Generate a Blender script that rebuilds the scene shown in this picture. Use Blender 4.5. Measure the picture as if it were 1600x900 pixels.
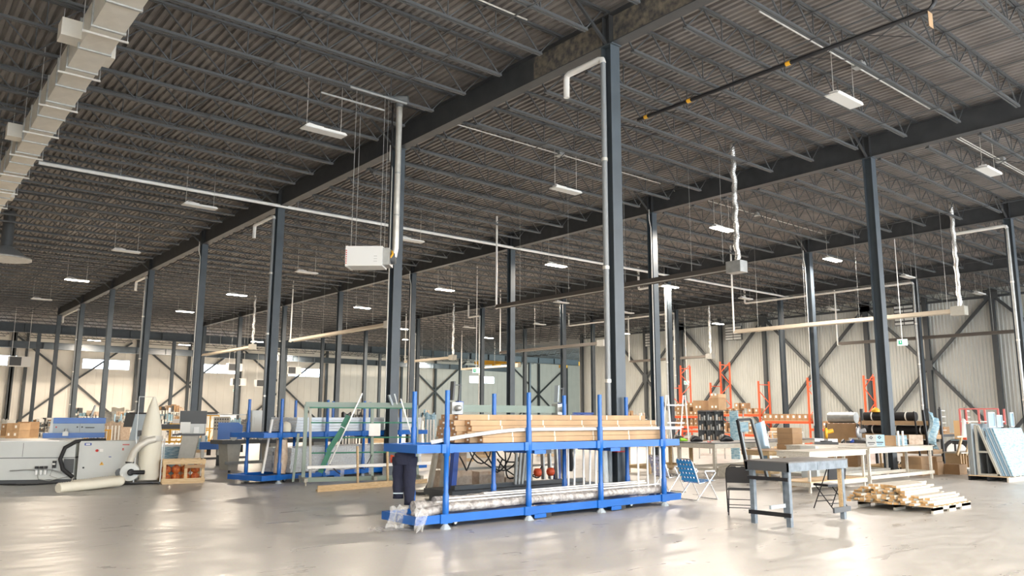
import bpy, math, random
from mathutils import Vector, Matrix
random.seed(7)
sc = bpy.context.scene
for o in list(bpy.data.objects): bpy.data.objects.remove(o)
col = sc.collection
# ------------------------------------------------------------------ camera
EYE = 1.70
YAW, PITCH, ROLL, FPX = 0.6895, 0.16256, 0.00392, 1222.26
cF = Vector((math.sin(YAW)*math.cos(PITCH), math.cos(YAW)*math.cos(PITCH), math.sin(PITCH)))
cr = Vector((math.cos(YAW), -math.sin(YAW), 0)); cu = cr.cross(cF)
cR = cr*math.cos(ROLL) + cu*math.sin(ROLL); cU = -cr*math.sin(ROLL) + cu*math.cos(ROLL)
cam_d = bpy.data.cameras.new('camera'); cam = bpy.data.objects.new('camera', cam_d); col.objects.link(cam)
M4 = Matrix((cR, cU, -cF)).transposed().to_4x4(); M4.translation = Vector((0, 0, EYE))
cam.matrix_world = M4
cam_d.sensor_width = 36; cam_d.lens = FPX/1600*36; cam_d.clip_end = 400
sc.camera = cam
# measuring helpers: a direction seen in the photograph, met with a plane of the building
def ray(x, y): return cF + cR*((x-800)/FPX) - cU*((y-450)/FPX)
def G(x, y, z=0.0):
    d = ray(x, y); t = (z-EYE)/d.z; return Vector((d.x*t, d.y*t, z))
def AY(x, y, Y):
    d = ray(x, y); t = Y/d.y; return Vector((d.x*t, Y, EYE+d.z*t))
def AX(x, y, X):
    d = ray(x, y); t = X/d.x; return Vector((X, d.y*t, EYE+d.z*t))
# ------------------------------------------------------------------ world, exposure
w = bpy.data.worlds.new('world'); sc.world = w; w.use_nodes = True
bg = w.node_tree.nodes['Background']; bg.inputs[0].default_value = (0.80, 0.90, 1.0, 1); bg.inputs[1].default_value = 6.0
vs = sc.view_settings; vs.view_transform = 'Standard'; vs.look = 'None'; vs.gamma = 1; vs.use_curve_mapping = False
vs.exposure = 1.0
cy = sc.cycles; cy.max_bounces = 6; cy.diffuse_bounces = 4; cy.glossy_bounces = 3; cy.transmission_bounces = 4
cy.sample_clamp_indirect = 4.0; cy.caustics_reflective = False; cy.caustics_refractive = False; cy.use_denoising = True
LAMP_W = 520
# building grid
S, B, X1, Y1 = 12.03, 9.054, 12.217, 11.37
ZG, ZJ, ZT, ZD = 9.936, 10.06, 10.66, 10.77       # girder bottom, joist bottom, girder top, deck underside
XL, XW, YB, YE, YF, XE = -12.0, X1+4*S, -9.0, 61.5, 101.9, 104.0   # left, right wall, back wall, end of right wall, far wall, far east
def area(name, loc, rot, sx, sy, power, colr, spread=180):
    l = bpy.data.lights.new(name, 'AREA'); l.shape = 'RECTANGLE'; l.size = sx; l.size_y = sy
    l.energy = power; l.color = colr; l.spread = math.radians(spread)
    o = bpy.data.objects.new(name, l); o.location = loc; o.rotation_euler = rot; col.objects.link(o); return o
# daylight through the glazed dock openings of the back wall (behind the photographer)
DOCK = [(-7.5, 5.0), (3.5, 5.0), (14.5, 5.0), (25.5, 5.0), (36.5, 5.0), (47.5, 5.0), (55.5, 4.0)]
for k, (dx, dw) in enumerate(DOCK):
    area('dock_daylight', (dx, YB+0.12, 3.6), (math.radians(90), 0, 0), dw-.3, 5.6, 330*(1.0 if k > 1 else .9), (0.74, 0.88, 1.0))
# daylight in the far east wing
area('wing_daylight', (82, 64.3, 4.5), (math.radians(90), 0, 0), 14, 6, 3500, (0.80, 0.95, 0.93))

# ------------------------------------------------------------------ materials
def nd(nt, t, **kw):
    n = nt.nodes.new(t)
    for k, v in kw.items():
        if k in n.inputs: n.inputs[k].default_value = v
        else: setattr(n, k, v)
    return n
def mat(name, c, rough=.6, metal=0., var=0., scale=8., bump=0., c2=None, emit=None, alpha=None, stretch=None, spec=None, trans=None):
    m = bpy.data.materials.new(name); m.use_nodes = True; nt = m.node_tree; b = nt.nodes['Principled BSDF']
    b.inputs['Base Color'].default_value = (*c, 1); b.inputs['Roughness'].default_value = rough; b.inputs['Metallic'].default_value = metal
    if spec is not None: b.inputs['Specular IOR Level'].default_value = spec
    if trans: b.inputs['Transmission Weight'].default_value = trans
    if alpha is not None: b.inputs['Alpha'].default_value = alpha
    if emit: b.inputs['Emission Color'].default_value = (*emit[0], 1); b.inputs['Emission Strength'].default_value = emit[1]
    if var or c2 or bump:
        tc = nd(nt, 'ShaderNodeTexCoord'); mp = nd(nt, 'ShaderNodeMapping'); mp.inputs['Scale'].default_value = stretch or (1, 1, 1)
        no = nd(nt, 'ShaderNodeTexNoise'); no.inputs['Scale'].default_value = scale; no.inputs['Detail'].default_value = 3
        nt.links.new(tc.outputs['Object'], mp.inputs[0]); nt.links.new(mp.outputs[0], no.inputs['Vector'])
        if var or c2:
            r = nd(nt, 'ShaderNodeValToRGB'); e = r.color_ramp.elements; e[0].position = .32; e[1].position = .68
            a2 = c2 or tuple(min(1, x*(1+var)) for x in c); a1 = c if c2 else tuple(x*(1-var) for x in c)
            e[0].color = (*a1, 1); e[1].color = (*a2, 1)
            nt.links.new(no.outputs[0], r.inputs[0]); nt.links.new(r.outputs[0], b.inputs['Base Color'])
        if bump:
            bp = nd(nt, 'ShaderNodeBump'); bp.inputs['Strength'].default_value = bump; bp.inputs['Distance'].default_value = .02
            nt.links.new(no.outputs[0], bp.inputs['Height']); nt.links.new(bp.outputs[0], b.inputs['Normal'])
    return m
M = {}
M['deck'] = mat('painted_deck_steel', (.165, .15, .14), .5, var=.22, scale=1.2)
M['joist'] = mat('joist_grey_paint', (.070, .075, .079), .5)
M['girder'] = mat('girder_dark_paint', (.050, .053, .056), .5, c2=(.035, .038, .042), scale=3)
M['gird_peel'] = mat('girder_flaking_paint', (.045, .047, .05), .6, c2=(.20, .17, .13), scale=7)
M['column'] = mat('column_slate_paint', (.055, .070, .084), .45, var=.12, scale=2)
M['brace'] = mat('brace_dark_paint', (.048, .055, .060), .5)
M['wall'] = mat('wall_panel_cream', (.74, .71, .65), .55, var=.04, scale=.6)
M['wallrib'] = mat('wall_ribbed_metal', (.46, .475, .45), .45, var=.05, scale=.5)
M['galv'] = mat('galvanised_steel', (.62, .61, .57), .38, .55, var=.10, scale=5)
M['galvdull'] = mat('dull_galvanised_steel', (.40, .41, .40), .45, .5, var=.12, scale=6)
M['white'] = mat('white_paint', (.80, .79, .76), .45)
M['whitepl'] = mat('white_plastic', (.86, .86, .84), .35)
M['pvcgrey'] = mat('grey_pipe', (.20, .215, .225), .45)
M['black'] = mat('black_paint', (.012, .012, .014), .45)
M['rubber'] = mat('black_rubber', (.015, .015, .016), .7)
M['blue'] = mat('blue_enamel', (.003, .105, .42), .32, var=.05, scale=3)
M['dkblue'] = mat('dark_blue_enamel', (.01, .06, .32), .35)
M['orange'] = mat('rack_orange', (.78, .105, .035), .4)
M['yellow'] = mat('crane_yellow', (.80, .42, .03), .45)
M['greenp'] = mat('green_paint', (.012, .15, .085), .5, var=.15)
M['palegreen'] = mat('pale_green_steel', (.22, .28, .24), .45)
M['beige'] = mat('machine_beige', (.40, .385, .335), .45, var=.05)
M['grey'] = mat('machine_grey', (.42, .44, .43), .4, var=.05, scale=1.5)
M['ltgrey'] = mat('light_grey_paint', (.60, .62, .60), .38, var=.04, scale=1.5)
M['coolgrey'] = mat('cool_grey_paint', (.37, .43, .47), .42)
M['dkgrey'] = mat('dark_grey_paint', (.07, .075, .08), .5)
M['alu'] = mat('aluminium', (.72, .73, .74), .3, .7, var=.08, scale=5)
M['alubar'] = mat('mill_aluminium_bars', (.62, .66, .70), .32, .45, var=.10, scale=4, stretch=(.3, 6, 6))
M['chrome'] = mat('bright_tube', (.80, .80, .80), .2, .9)
M['card'] = mat('cardboard', (.36, .225, .12), .75, var=.10, scale=3)
M['card2'] = mat('light_cardboard', (.42, .28, .16), .75, var=.10, scale=3)
M['cardgrey'] = mat('long_carton_board', (.235, .185, .15), .7, var=.06, scale=2)
M['cardend'] = mat('carton_end', (.42, .235, .115), .75, var=.15, scale=6)
M['tape'] = mat('pale_tape', (.78, .72, .62), .4)
M['label'] = mat('white_label', (.85, .84, .80), .5)
M['pine'] = mat('pine_lumber', (.48, .33, .17), .65, c2=(.62, .46, .27), scale=5, stretch=(1, 9, 9))
M['pinew'] = mat('whitewashed_pine', (.48, .44, .37), .6, c2=(.60, .57, .50), scale=4, stretch=(1, 8, 8))
M['pineend'] = mat('sawn_end_grain', (.50, .30, .13), .75, c2=(.66, .42, .20), scale=12)
M['plyw'] = mat('plywood', (.62, .45, .27), .65, var=.10, scale=2)
M['wrap'] = mat('clear_stretch_film', (.70, .70, .68), .18, 0, bump=.9, scale=22, alpha=.34)
M['wrap2'] = mat('crumpled_wrap', (.52, .50, .48), .22, 0, bump=1., scale=16, c2=(.24, .225, .215))
M['brownwrap'] = mat('brown_wrapped_bundle', (.45, .33, .24), .4, c2=(.60, .50, .40), scale=9, bump=.8)
M['foil'] = mat('foil_flex_duct', (.78, .78, .76), .25, .85, bump=1., scale=30)
M['cloth'] = mat('navy_cloth', (.008, .010, .028), .85, bump=.5, scale=14)
M['webblue'] = mat('blue_chair_webbing', (.02, .22, .60), .6)
M['webwhite'] = mat('pale_blue_webbing', (.40, .62, .80), .6)
M['glass'] = mat('blue_tinted_glass', (.22, .34, .44), .08, 0, spec=.8)
M['film'] = mat('pale_cyan_film', (.12, .28, .40), .35, c2=(.42, .56, .62), scale=7, bump=.5, stretch=(1, 1, 4))
M['cream'] = mat('cream_cloth', (.76, .72, .60), .8, bump=.4, scale=5)
M['screen'] = mat('dark_screen', (.012, .013, .015), .2)
M['red'] = mat('red_paint', (.60, .03, .02), .5)
M['redlt'] = mat('dusty_red', (.55, .15, .14), .5)
M['net'] = mat('orange_net_bags', (.62, .20, .03), .6, c2=(.28, .03, .02), scale=18, bump=.6)
M['tablegrey'] = mat('worn_grey_tabletop', (.075, .07, .068), .5, c2=(.12, .115, .11), scale=5)
M['tableside'] = mat('blue_grey_table_paint', (.10, .125, .15), .5, c2=(.17, .205, .24), scale=9)
M['tan'] = mat('tan_board', (.60, .40, .20), .6)
M['exit'] = mat('exit_sign_face', (.80, .92, .88), .4, emit=((.75, 1., .88), .35))
M['exitgreen'] = mat('exit_sign_green', (.02, .42, .22), .5)
M['lampoff'] = mat('unlit_lamp_lens', (.62, .62, .60), .4)
M['lampon'] = mat('lit_lamp_lens', (1, .95, .9), .4, emit=((1., .90, .78), 30.))
M['velvet'] = mat('black_roll_cover', (.010, .010, .012), .8)
M['neon'] = mat('lime_cloth', (.35, .75, .05), .7)
M['pink'] = mat('pale_lavender_plastic', (.55, .55, .72), .5)
def glassmat(name, tint, r=.05):
    m = bpy.data.materials.new(name); m.use_nodes = True; nt = m.node_tree; nt.nodes.clear()
    out = nd(nt, 'ShaderNodeOutputMaterial'); mx = nd(nt, 'ShaderNodeMixShader'); tr = nd(nt, 'ShaderNodeBsdfTransparent'); gl = nd(nt, 'ShaderNodeBsdfGlossy')
    tr.inputs[0].default_value = (*tint, 1); gl.inputs['Roughness'].default_value = r; mx.inputs[0].default_value = .07
    nt.links.new(tr.outputs[0], mx.inputs[1]); nt.links.new(gl.outputs[0], mx.inputs[2]); nt.links.new(mx.outputs[0], out.inputs[0]); return m
M['pane'] = glassmat('window_glass', (.96, .98, 1.))
# polished concrete floor
def floor_mat():
    m = bpy.data.materials.new('trowelled_concrete'); m.use_nodes = True; nt = m.node_tree; b = nt.nodes['Principled BSDF']; L = nt.links.new
    tc = nd(nt, 'ShaderNodeTexCoord')
    n1 = nd(nt, 'ShaderNodeTexNoise'); n1.inputs['Scale'].default_value = .35; n1.inputs['Detail'].default_value = 6; n1.inputs['Distortion'].default_value = 1.2
    mp = nd(nt, 'ShaderNodeMapping'); mp.inputs['Scale'].default_value = (.7, 2.2, 1); mp.inputs['Rotation'].default_value = (0, 0, .9)
    n2 = nd(nt, 'ShaderNodeTexNoise'); n2.inputs['Scale'].default_value = 1.3; n2.inputs['Detail'].default_value = 8; n2.inputs['Distortion'].default_value = 2.0
    n3 = nd(nt, 'ShaderNodeTexNoise'); n3.inputs['Scale'].default_value = 30; n3.inputs['Detail'].default_value = 4
    for n in (n1, n3): L(tc.outputs['Object'], n.inputs['Vector'])
    L(tc.outputs['Object'], mp.inputs[0]); L(mp.outputs[0], n2.inputs['Vector'])
    r = nd(nt, 'ShaderNodeValToRGB'); e = r.color_ramp.elements
    e[0].position = .30; e[0].color = (.47, .455, .43, 1); e[1].position = .72; e[1].color = (.62, .61, .585, 1)
    mx = nd(nt, 'ShaderNodeMix', data_type='FLOAT'); mx.inputs[0].default_value = .55
    L(n1.outputs[0], mx.inputs[2]); L(n2.outputs[0], mx.inputs[3]); L(mx.outputs[0], r.inputs[0])
    m2 = nd(nt, 'ShaderNodeMix', data_type='RGBA', blend_type='MULTIPLY'); m2.inputs[0].default_value = .25
    L(r.outputs[0], m2.inputs[6]); L(n3.outputs[1], m2.inputs[7]); L(m2.outputs[2], b.inputs['Base Color'])
    rr = nd(nt, 'ShaderNodeMapRange'); rr.inputs[1].default_value = .3; rr.inputs[2].default_value = .7; rr.inputs[3].default_value = .26; rr.inputs[4].default_value = .46
    L(n2.outputs[0], rr.inputs[0]); L(rr.outputs[0], b.inputs['Roughness'])
    bp = nd(nt, 'ShaderNodeBump'); bp.inputs['Strength'].default_value = .05; bp.inputs['Distance'].default_value = .01
    L(n2.outputs[0], bp.inputs['Height']); L(bp.outputs[0], b.inputs['Normal'])
    return m
M['floor'] = floor_mat()

# ------------------------------------------------------------------ mesh helpers
class MB:
    def __init__(s): s.v = []; s.f = []; s.sm = []; s.mi = []; s.cur = 0
    def _add(s, vs, fs, smooth=False):
        n = len(s.v); s.v += [tuple(p) for p in vs]; s.f += [tuple(n+i for i in f) for f in fs]; s.sm += [smooth]*len(fs); s.mi += [s.cur]*len(fs)
        return s
    def slot(s, i): s.cur = i; return s
    def box(s, x0, y0, z0, x1, y1, z1):
        x0, x1 = sorted((x0, x1)); y0, y1 = sorted((y0, y1)); z0, z1 = sorted((z0, z1))
        v = [(x0,y0,z0),(x1,y0,z0),(x1,y1,z0),(x0,y1,z0),(x0,y0,z1),(x1,y0,z1),(x1,y1,z1),(x0,y1,z1)]
        return s._add(v, [(0,3,2,1),(4,5,6,7),(0,1,5,4),(1,2,6,5),(2,3,7,6),(3,0,4,7)])
    def cbox(s, cx, cy, z0, lx, ly, h, rz=0.):
        c, n = math.cos(rz), math.sin(rz); P = []
        for z in (z0, z0+h):
            for a, b in ((-1,-1),(1,-1),(1,1),(-1,1)):
                x, y = a*lx/2, b*ly/2; P.append((cx+x*c-y*n, cy+x*n+y*c, z))
        return s._add(P, [(0,3,2,1),(4,5,6,7),(0,1,5,4),(1,2,6,5),(2,3,7,6),(3,0,4,7)])
    def bar(s, p, q, w, h=None, up=(0,0,1)):
        h = h or w; p = Vector(p); q = Vector(q); d = (q-p)
        if d.length < 1e-6: return s
        d.normalize(); u = Vector(up)
        if abs(d.dot(u)) > .98: u = Vector((1,0,0))
        a = d.cross(u).normalized(); b = a.cross(d).normalized(); P = []
        for c in (p, q):
            for i, j in ((-1,-1),(1,-1),(1,1),(-1,1)): P.append(c + a*(i*w/2) + b*(j*h/2))
        return s._add(P, [(0,3,2,1),(4,5,6,7),(0,1,5,4),(1,2,6,5),(2,3,7,6),(3,0,4,7)])
    def tube(s, pts, r, n=8, close=False, caps=True):
        pts = [Vector(p) for p in pts]; k = len(pts); rr = r if isinstance(r, (list, tuple)) else [r]*k
        base = len(s.v); P = []; prev = None
        for i in range(k):
            if close: d = pts[(i+1) % k]-pts[i-1]
            else: d = pts[min(i+1, k-1)]-pts[max(i-1, 0)]
            if d.length < 1e-9: d = Vector((0,0,1))
            d.normalize()
            if prev is None:
                u = Vector((0,0,1)) if abs(d.z) < .9 else Vector((1,0,0)); a = d.cross(u).normalized()
            else:
                a = prev - d*prev.dot(d)
                a = a.normalized() if a.length > 1e-6 else d.cross(Vector((0,0,1))).normalized()
            prev = a; b = d.cross(a)
            for j in range(n):
                t = 2*math.pi*j/n; P.append(pts[i]+a*(math.cos(t)*rr[i])+b*(math.sin(t)*rr[i]))
        F = []; m = k if close else k-1
        for i in range(m):
            i2 = (i+1) % k
            for j in range(n): F.append((i*n+j, i*n+(j+1) % n, i2*n+(j+1) % n, i2*n+j))
        s._add(P, F, True)
        if caps and not close:
            s._add([P[j] for j in range(n)], [tuple(range(n-1, -1, -1))]); s._add([P[(k-1)*n+j] for j in range(n)], [tuple(range(n))])
        return s
    def lathe(s, c, prof, n=16, axis='z', smooth=True):
        P = []; c = Vector(c)
        for (r, h) in prof:
            for j in range(n):
                t = 2*math.pi*j/n; a, b = r*math.cos(t), r*math.sin(t)
                P.append(c+Vector({'z': (a, b, h), 'y': (a, h, b), 'x': (h, a, b)}[axis]))
        F = [(i*n+j, i*n+(j+1) % n, (i+1)*n+(j+1) % n, (i+1)*n+j) for i in range(len(prof)-1) for j in range(n)]
        s._add(P, F, smooth)
        s._add(P[:n], [tuple(range(n-1, -1, -1))]); s._add(P[-n:], [tuple(range(n))]); return s
    def prism(s, poly, y0, y1, plane='xz'):
        n = len(poly); f = {'xz': lambda p, t: (p[0], t, p[1]), 'yz': lambda p, t: (t, p[0], p[1]), 'xy': lambda p, t: (p[0], p[1], t)}[plane]
        P = [f(p, y0) for p in poly]+[f(p, y1) for p in poly]
        return s._add(P, [tuple(range(n)), tuple(range(2*n-1, n-1, -1))]+[(i, n+i, n+(i+1) % n, (i+1) % n) for i in range(n)])
    def grid(s, fn, nu, nv, smooth=True):
        P = [fn(i/(nu-1), j/(nv-1)) for j in range(nv) for i in range(nu)]
        return s._add(P, [(j*nu+i, j*nu+i+1, (j+1)*nu+i+1, (j+1)*nu+i) for j in range(nv-1) for i in range(nu-1)], smooth)
    def mesh(s, name, m):
        me = bpy.data.meshes.new(name); me.from_pydata([tuple(p) for p in s.v], [], s.f); me.update()
        for q in (m if isinstance(m, (list, tuple)) else [m]): me.materials.append(M[q] if isinstance(q, str) else q)
        me.polygons.foreach_set('use_smooth', s.sm); me.polygons.foreach_set('material_index', s.mi)
        import bmesh
        bm = bmesh.new(); bm.from_mesh(me); bmesh.ops.recalc_face_normals(bm, faces=bm.faces); bm.to_mesh(me); bm.free()
        return me
    def build(s, name, m, parent=None, loc=None):
        return link(name, s.mesh(name, m), parent, loc)
def link(name, me, parent=None, loc=None, rz=0.):
    o = bpy.data.objects.new(name, me); col.objects.link(o)
    if parent: o.parent = parent
    if loc is not None: o.location = loc
    if rz: o.rotation_euler = (0, 0, rz)
    return o
def tag(o, label=None, cat=None, group=None, kind=None):
    if label: o['label'] = label
    if cat: o['category'] = cat
    if group: o['group'] = group
    if kind: o['kind'] = kind
    return o
def thing(name, label, cat, loc=(0,0,0), rz=0., group=None):
    o = bpy.data.objects.new(name, None); col.objects.link(o); o.location = loc; o.rotation_euler = (0,0,rz); o.empty_display_size = .2
    return tag(o, label, cat, group)
def solo(name, mb, m, label, cat, group=None, loc=None, kind=None):
    return tag(mb.build(name, m, None, loc), label, cat, group, kind)
def struct(name, mb, m, parent=None, label=None):
    o = mb.build(name, m, parent)
    if parent is None: o['kind'] = 'structure'
    if label: o['label'] = label
    return o
def kids(o): return [c for c in bpy.data.objects if c.parent == o]
def dup(root, loc, rz=None, label=None, group=None, tree=None):
    def cp(o, par):
        c = o.copy(); col.objects.link(c); c.parent = par
        for k in o.children: cp(k, c)
        return c
    r = cp(root, None); r.location = loc
    if rz is not None: r.rotation_euler = (0, 0, rz)
    if label: r['label'] = label
    if group: r['group'] = group
    return r
R = math.radians
ORDS = ['first', 'second', 'third', 'fourth', 'fifth', 'sixth', 'seventh', 'eighth', 'ninth', 'tenth', 'eleventh', 'twelfth', 'thirteenth', 'fourteenth', 'fifteenth', 'sixteenth', 'seventeenth', 'eighteenth', 'nineteenth', 'twentieth']
# ================================================================== the building shell
fl = MB(); fl.box(XL, YB, -.2, XE, YF, 0); struct('floor', fl, 'floor', label='trowelled pale concrete floor with worn streaks')
# corrugated roof deck, ribs along the girders
dk = MB(); P = []; F = []; pitch = .20; x = XL; pr_ = []
while x < XE:
    pr_ += [(x, ZD), (x+.085, ZD), (x+.115, ZD+.055), (x+.17, ZD+.055)]; x += pitch
for (a, z) in pr_: P += [(a, YB, z), (a, YF, z)]
F = [(2*i, 2*i+2, 2*i+3, 2*i+1) for i in range(len(pr_)-1)]
dk._add(P, F); ceiling = struct('ceiling', dk, 'deck', label='dark corrugated steel roof deck')
rf = MB(); rf.box(XL-.3, YB-.3, ZD+.09, XE+.3, YF+.3, ZD+.3); struct('roof_slab', rf, 'dkgrey', ceiling)
# open-web joists: one mesh, one object per joist
def joist_mesh(L):
    j = MB(); h0, h1 = ZJ-ZD, -.01
    for dy in (-.035, .035):
        j.box(.75, dy-.022, h0, L-.75, dy+.022, h0+.022); j.box(.75, dy*1.3-.006, h0, L-.75, dy*1.3+.006, h0+.06)
        j.box(.05, dy-.025, h1-.05, L-.05, dy+.025, h1)
    n = 9; x0 = .80; dx = (L-2*x0)/(n-1)
    for i in range(n):
        xb = x0+i*dx; zb = h0+.03; zt = h1-.03
        if 0 < i < n-1: j.bar((xb, 0, zb), (xb, 0, zt), .022)
        for sgn in (-1, 1):
            xt = xb+sgn*dx/2
            if i == 0 and sgn < 0: xt = .25
            if i == n-1 and sgn > 0: xt = L-.25
            j.bar((xb, 0, zb), (xt, 0, zt), .03 if sgn < 0 else .024)
    return j.mesh('joist', 'joist')
jm = joist_mesh(S)
BJ = B/6
for bay in range(-1, 4):
    for k in range(-5, 43):
        y = Y1+k*BJ
        if bay > 1 and y < 2: pass
        if y > Y1+7*B+.1: continue
        link('joist', jm, ceiling, (X1+bay*S-(0 if bay > -1 else 0), y, ZD))
# bridging rods
bm_ = MB()
for bay in range(-1, 4):
    for fr in (.28, .55, .80):
        x = X1+(bay+fr)*S
        bm_.box(x-.016, 3, ZJ-.02, x+.016, Y1+6.9*B, ZJ-.002); bm_.box(x-.016, 3, ZD-.10, x+.016, Y1+6.9*B, ZD-.08)
o = bm_.build('bridging_rods', 'joist', ceiling); o['kind'] = 'stuff'
bx = MB()
for bay in range(0, 4):
    for fr in (.42,):
        x = X1+(bay+fr)*S
        for k in range(-5, 20):
            y = Y1+k*BJ; bx.bar((x, y, ZJ), (x, y+BJ, ZD-.06), .018); bx.bar((x, y+BJ, ZJ), (x, y, ZD-.06), .018)
o = bx.build('cross_bridging', 'joist', ceiling); o['kind'] = 'stuff'
# girders
ORD = ['nearest', 'second', 'third', 'fourth']
for g in range(4):
    x = X1+g*S; yend = Y1+7*B+.2 if g < 3 else Y1+5.5*B
    gb = MB(); ya = -4.0
    gb.box(x-.012, ya, ZG+.02, x+.012, yend, ZT-.02); gb.box(x-.15, ya, ZG, x+.15, yend, ZG+.022); gb.box(x-.15, ya, ZT-.022, x+.15, yend, ZT)
    for k in range(-1, 9):
        y = Y1+k*B
        if y < yend:
            for s_ in (-.10, .10): gb.box(x-.14, y+s_-.008, ZG+.02, x+.14, y+s_+.008, ZT-.02)
    go = struct('girder', gb, 'girder', label=f'dark steel girder, {ORD[g]} of the four running to the far wall'); 
    # joist seats on the girder
    st = MB()
    for k in range(-5, 43):
        y = Y1+k*BJ
        if y < yend-.3: st.box(x-.14, y-.05, ZT, x+.14, y+.05, ZD-.012)
    o = st.build('joist_seats', 'joist', go); o['kind'] = 'stuff'
    # diagonal flange braces near columns
    kb = MB()
    for k in range(0, 7):
        y = Y1+k*B+BJ*0
        if y < yend-1:
            for s_ in (-1, 1): kb.bar((x+s_*.12, y, ZG+.03), (x+s_*1.05, y, ZD-.08), .06)
    o = kb.build('flange_braces', 'girder', go); o['kind'] = 'stuff'
# flaking paint patch on the nearest girder, each side of the first column
pk = MB(); pk.box(X1-.0145, Y1-3.4, ZG+.03, X1-.0125, Y1-.12, ZT-.03); pk.box(X1-.0145, Y1+.12, ZG+.03, X1-.0125, Y1+2.6, ZT-.03)
struct('flaking_paint', pk, 'gird_peel', bpy.data.objects['girder'], 'flaked and stained paint on the girder web')
# columns (wide flange sections)
cm = MB(); cw = .145
cm.box(-cw, -cw, 0.02, cw, -cw+.02, ZG); cm.box(-cw, cw-.02, 0.02, cw, cw, ZG); cm.box(-.01, -cw+.02, 0.02, .01, cw-.02, ZG)
cm.box(-.22, -.22, 0, .22, .22, .02); cm.box(-.16, -.2, ZG-.02, .16, .2, ZG)
cme = cm.mesh('column', 'column')
NUM = ['first', 'second', 'third', 'fourth', 'fifth', 'sixth', 'seventh', 'eighth']
for g in range(4):
    for k in range(8 if g < 3 else 6):
        o = link('column', cme, None, (X1+g*S, Y1+k*B, 0)); o['kind'] = 'structure'
        o['label'] = f'slate steel column, {NUM[k]} from the front under the {ORD[g]} girder'
# right wall: ribbed liner panels, columns, cross braces, girts
def ribwall_y(x, y0, y1, z0, z1, pitch, depth):
    b = MB(); P = []; pf = []; y = y0
    while y < y1: pf += [(y, 0), (y+pitch*.55, 0), (y+pitch*.68, depth), (y+pitch*.88, depth)]; y += pitch
    for (a, d) in pf: P += [(x-d, a, z0), (x-d, a, z1)]
    b._add(P, [(2*i, 2*i+2, 2*i+3, 2*i+1) for i in range(len(pf)-1)]); b.box(x+.01, y0, z0, x+.2, y1, z1); return b
wr = struct('wall_right', ribwall_y(XW+.35, YB, YE, 0, ZD+.02, .24, .04), 'wallrib', label='ribbed pale metal wall')
HB = B/2
def wcol(x, y, along, nm='wall_column'):
    b = MB()
    if along == 'y': b.box(x-.13, y-.16, 0, x+.13, y+.16, ZD-.1)
    else: b.box(x-.16, y-.13, 0, x+.16, y+.13, ZD-.1)
    return b
for i in range(-4, 12):
    o = struct('wall_column', wcol(XW, Y1+i*HB, 'y'), 'brace', wr)
for i in range(-1, 13, 2):   # cross braces centred on odd columns
    yc = Y1+i*HB; zc = 5.5
    b = MB()
    if i < 11:
        b.bar((XW+.05, yc-.1, zc+.1), (XW+.05, yc-HB+.1, ZT-.5), .17, .20); b.bar((XW+.05, yc+.1, zc+.1), (XW+.05, yc+HB-.1, ZT-.5), .17, .20)
        b.bar((XW+.05, yc-.1, zc-.1), (XW+.05, yc-HB+.1, .3), .17, .20); b.bar((XW+.05, yc+.1, zc-.1), (XW+.05, yc+HB-.1, .3), .17, .20)
        struct('cross_brace', b, 'brace', wr)
        gp = MB(); gp.box(XW-.16, yc-.30, zc-.35, XW-.14, yc+.30, zc+.35); struct('gusset_plate', gp, 'brace', wr)
        for s_ in (-1, 1):
            gp = MB(); gp.box(XW-.16, yc+s_*HB-.45, ZT-.75, XW-.14, yc+s_*HB+.45, ZT-.05)
            if i % 4 == 1 or s_ > 0: struct('gusset_plate', gp, 'brace', wr)
b = MB(); b.box(XW-.08, YB, 10.05, XW+.08, YE, 10.20); struct('trim_girt', b, 'brace', label='dark steel girt along the top of the right wall')
# return wall, east wing and the remaining walls
b = MB(); b.box(XW+.2, YE, 0, XE, YE+.2, ZD+.02); struct('wall_wing', b, 'wall', label='cream return wall of the far wing')
b = MB(); b.box(XE, YE, 0, XE+.2, YF, ZD+.02); struct('wall_east', b, 'wall', label='cream panel wall at the end of the wing')
b = MB(); b.box(XL-.2, YB, 0, XL, YF, ZD+.02); struct('wall_left', b, 'wall', label='cream panel wall on the left')
# back wall with glazed dock openings (behind the camera)
bw = MB(); xs = XL; z1 = 6.6
for (dx, dw) in sorted(DOCK):
    bw.box(xs, YB-.2, 0, dx-dw/2, YB, z1); bw.box(dx-dw/2, YB-.2, 0, dx+dw/2, YB, .6); xs = dx+dw/2
bw.box(xs, YB-.2, 0, XW+.3, YB, z1); bw.box(XL, YB-.2, z1, XW+.3, YB, ZD+.02)
struct('wall_back', bw, 'wall', label='cream wall with tall glazed openings behind the camera')
# far wall with strip windows
WIN = [AY(128, 568, YF).x, AY(308, 575, YF).x, AY(450, 580, YF).x, AY(733, 590, YF).x, AY(1, 562, YF).x-3.6]
WIN = sorted(WIN); wz0, wz1, ww = 6.95, 8.15, 5.15
fw = MB(); fw.box(XL, YF, 0, XE, YF+.2, wz0); fw.box(XL, YF, wz1, XE, YF+.2, ZD+.02); xs = XL
for wx in WIN: fw.box(xs, YF, wz0, wx, YF+.2, wz1); xs = wx+ww
fw.box(xs, YF, wz0, XE, YF+.2, wz1)
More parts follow.
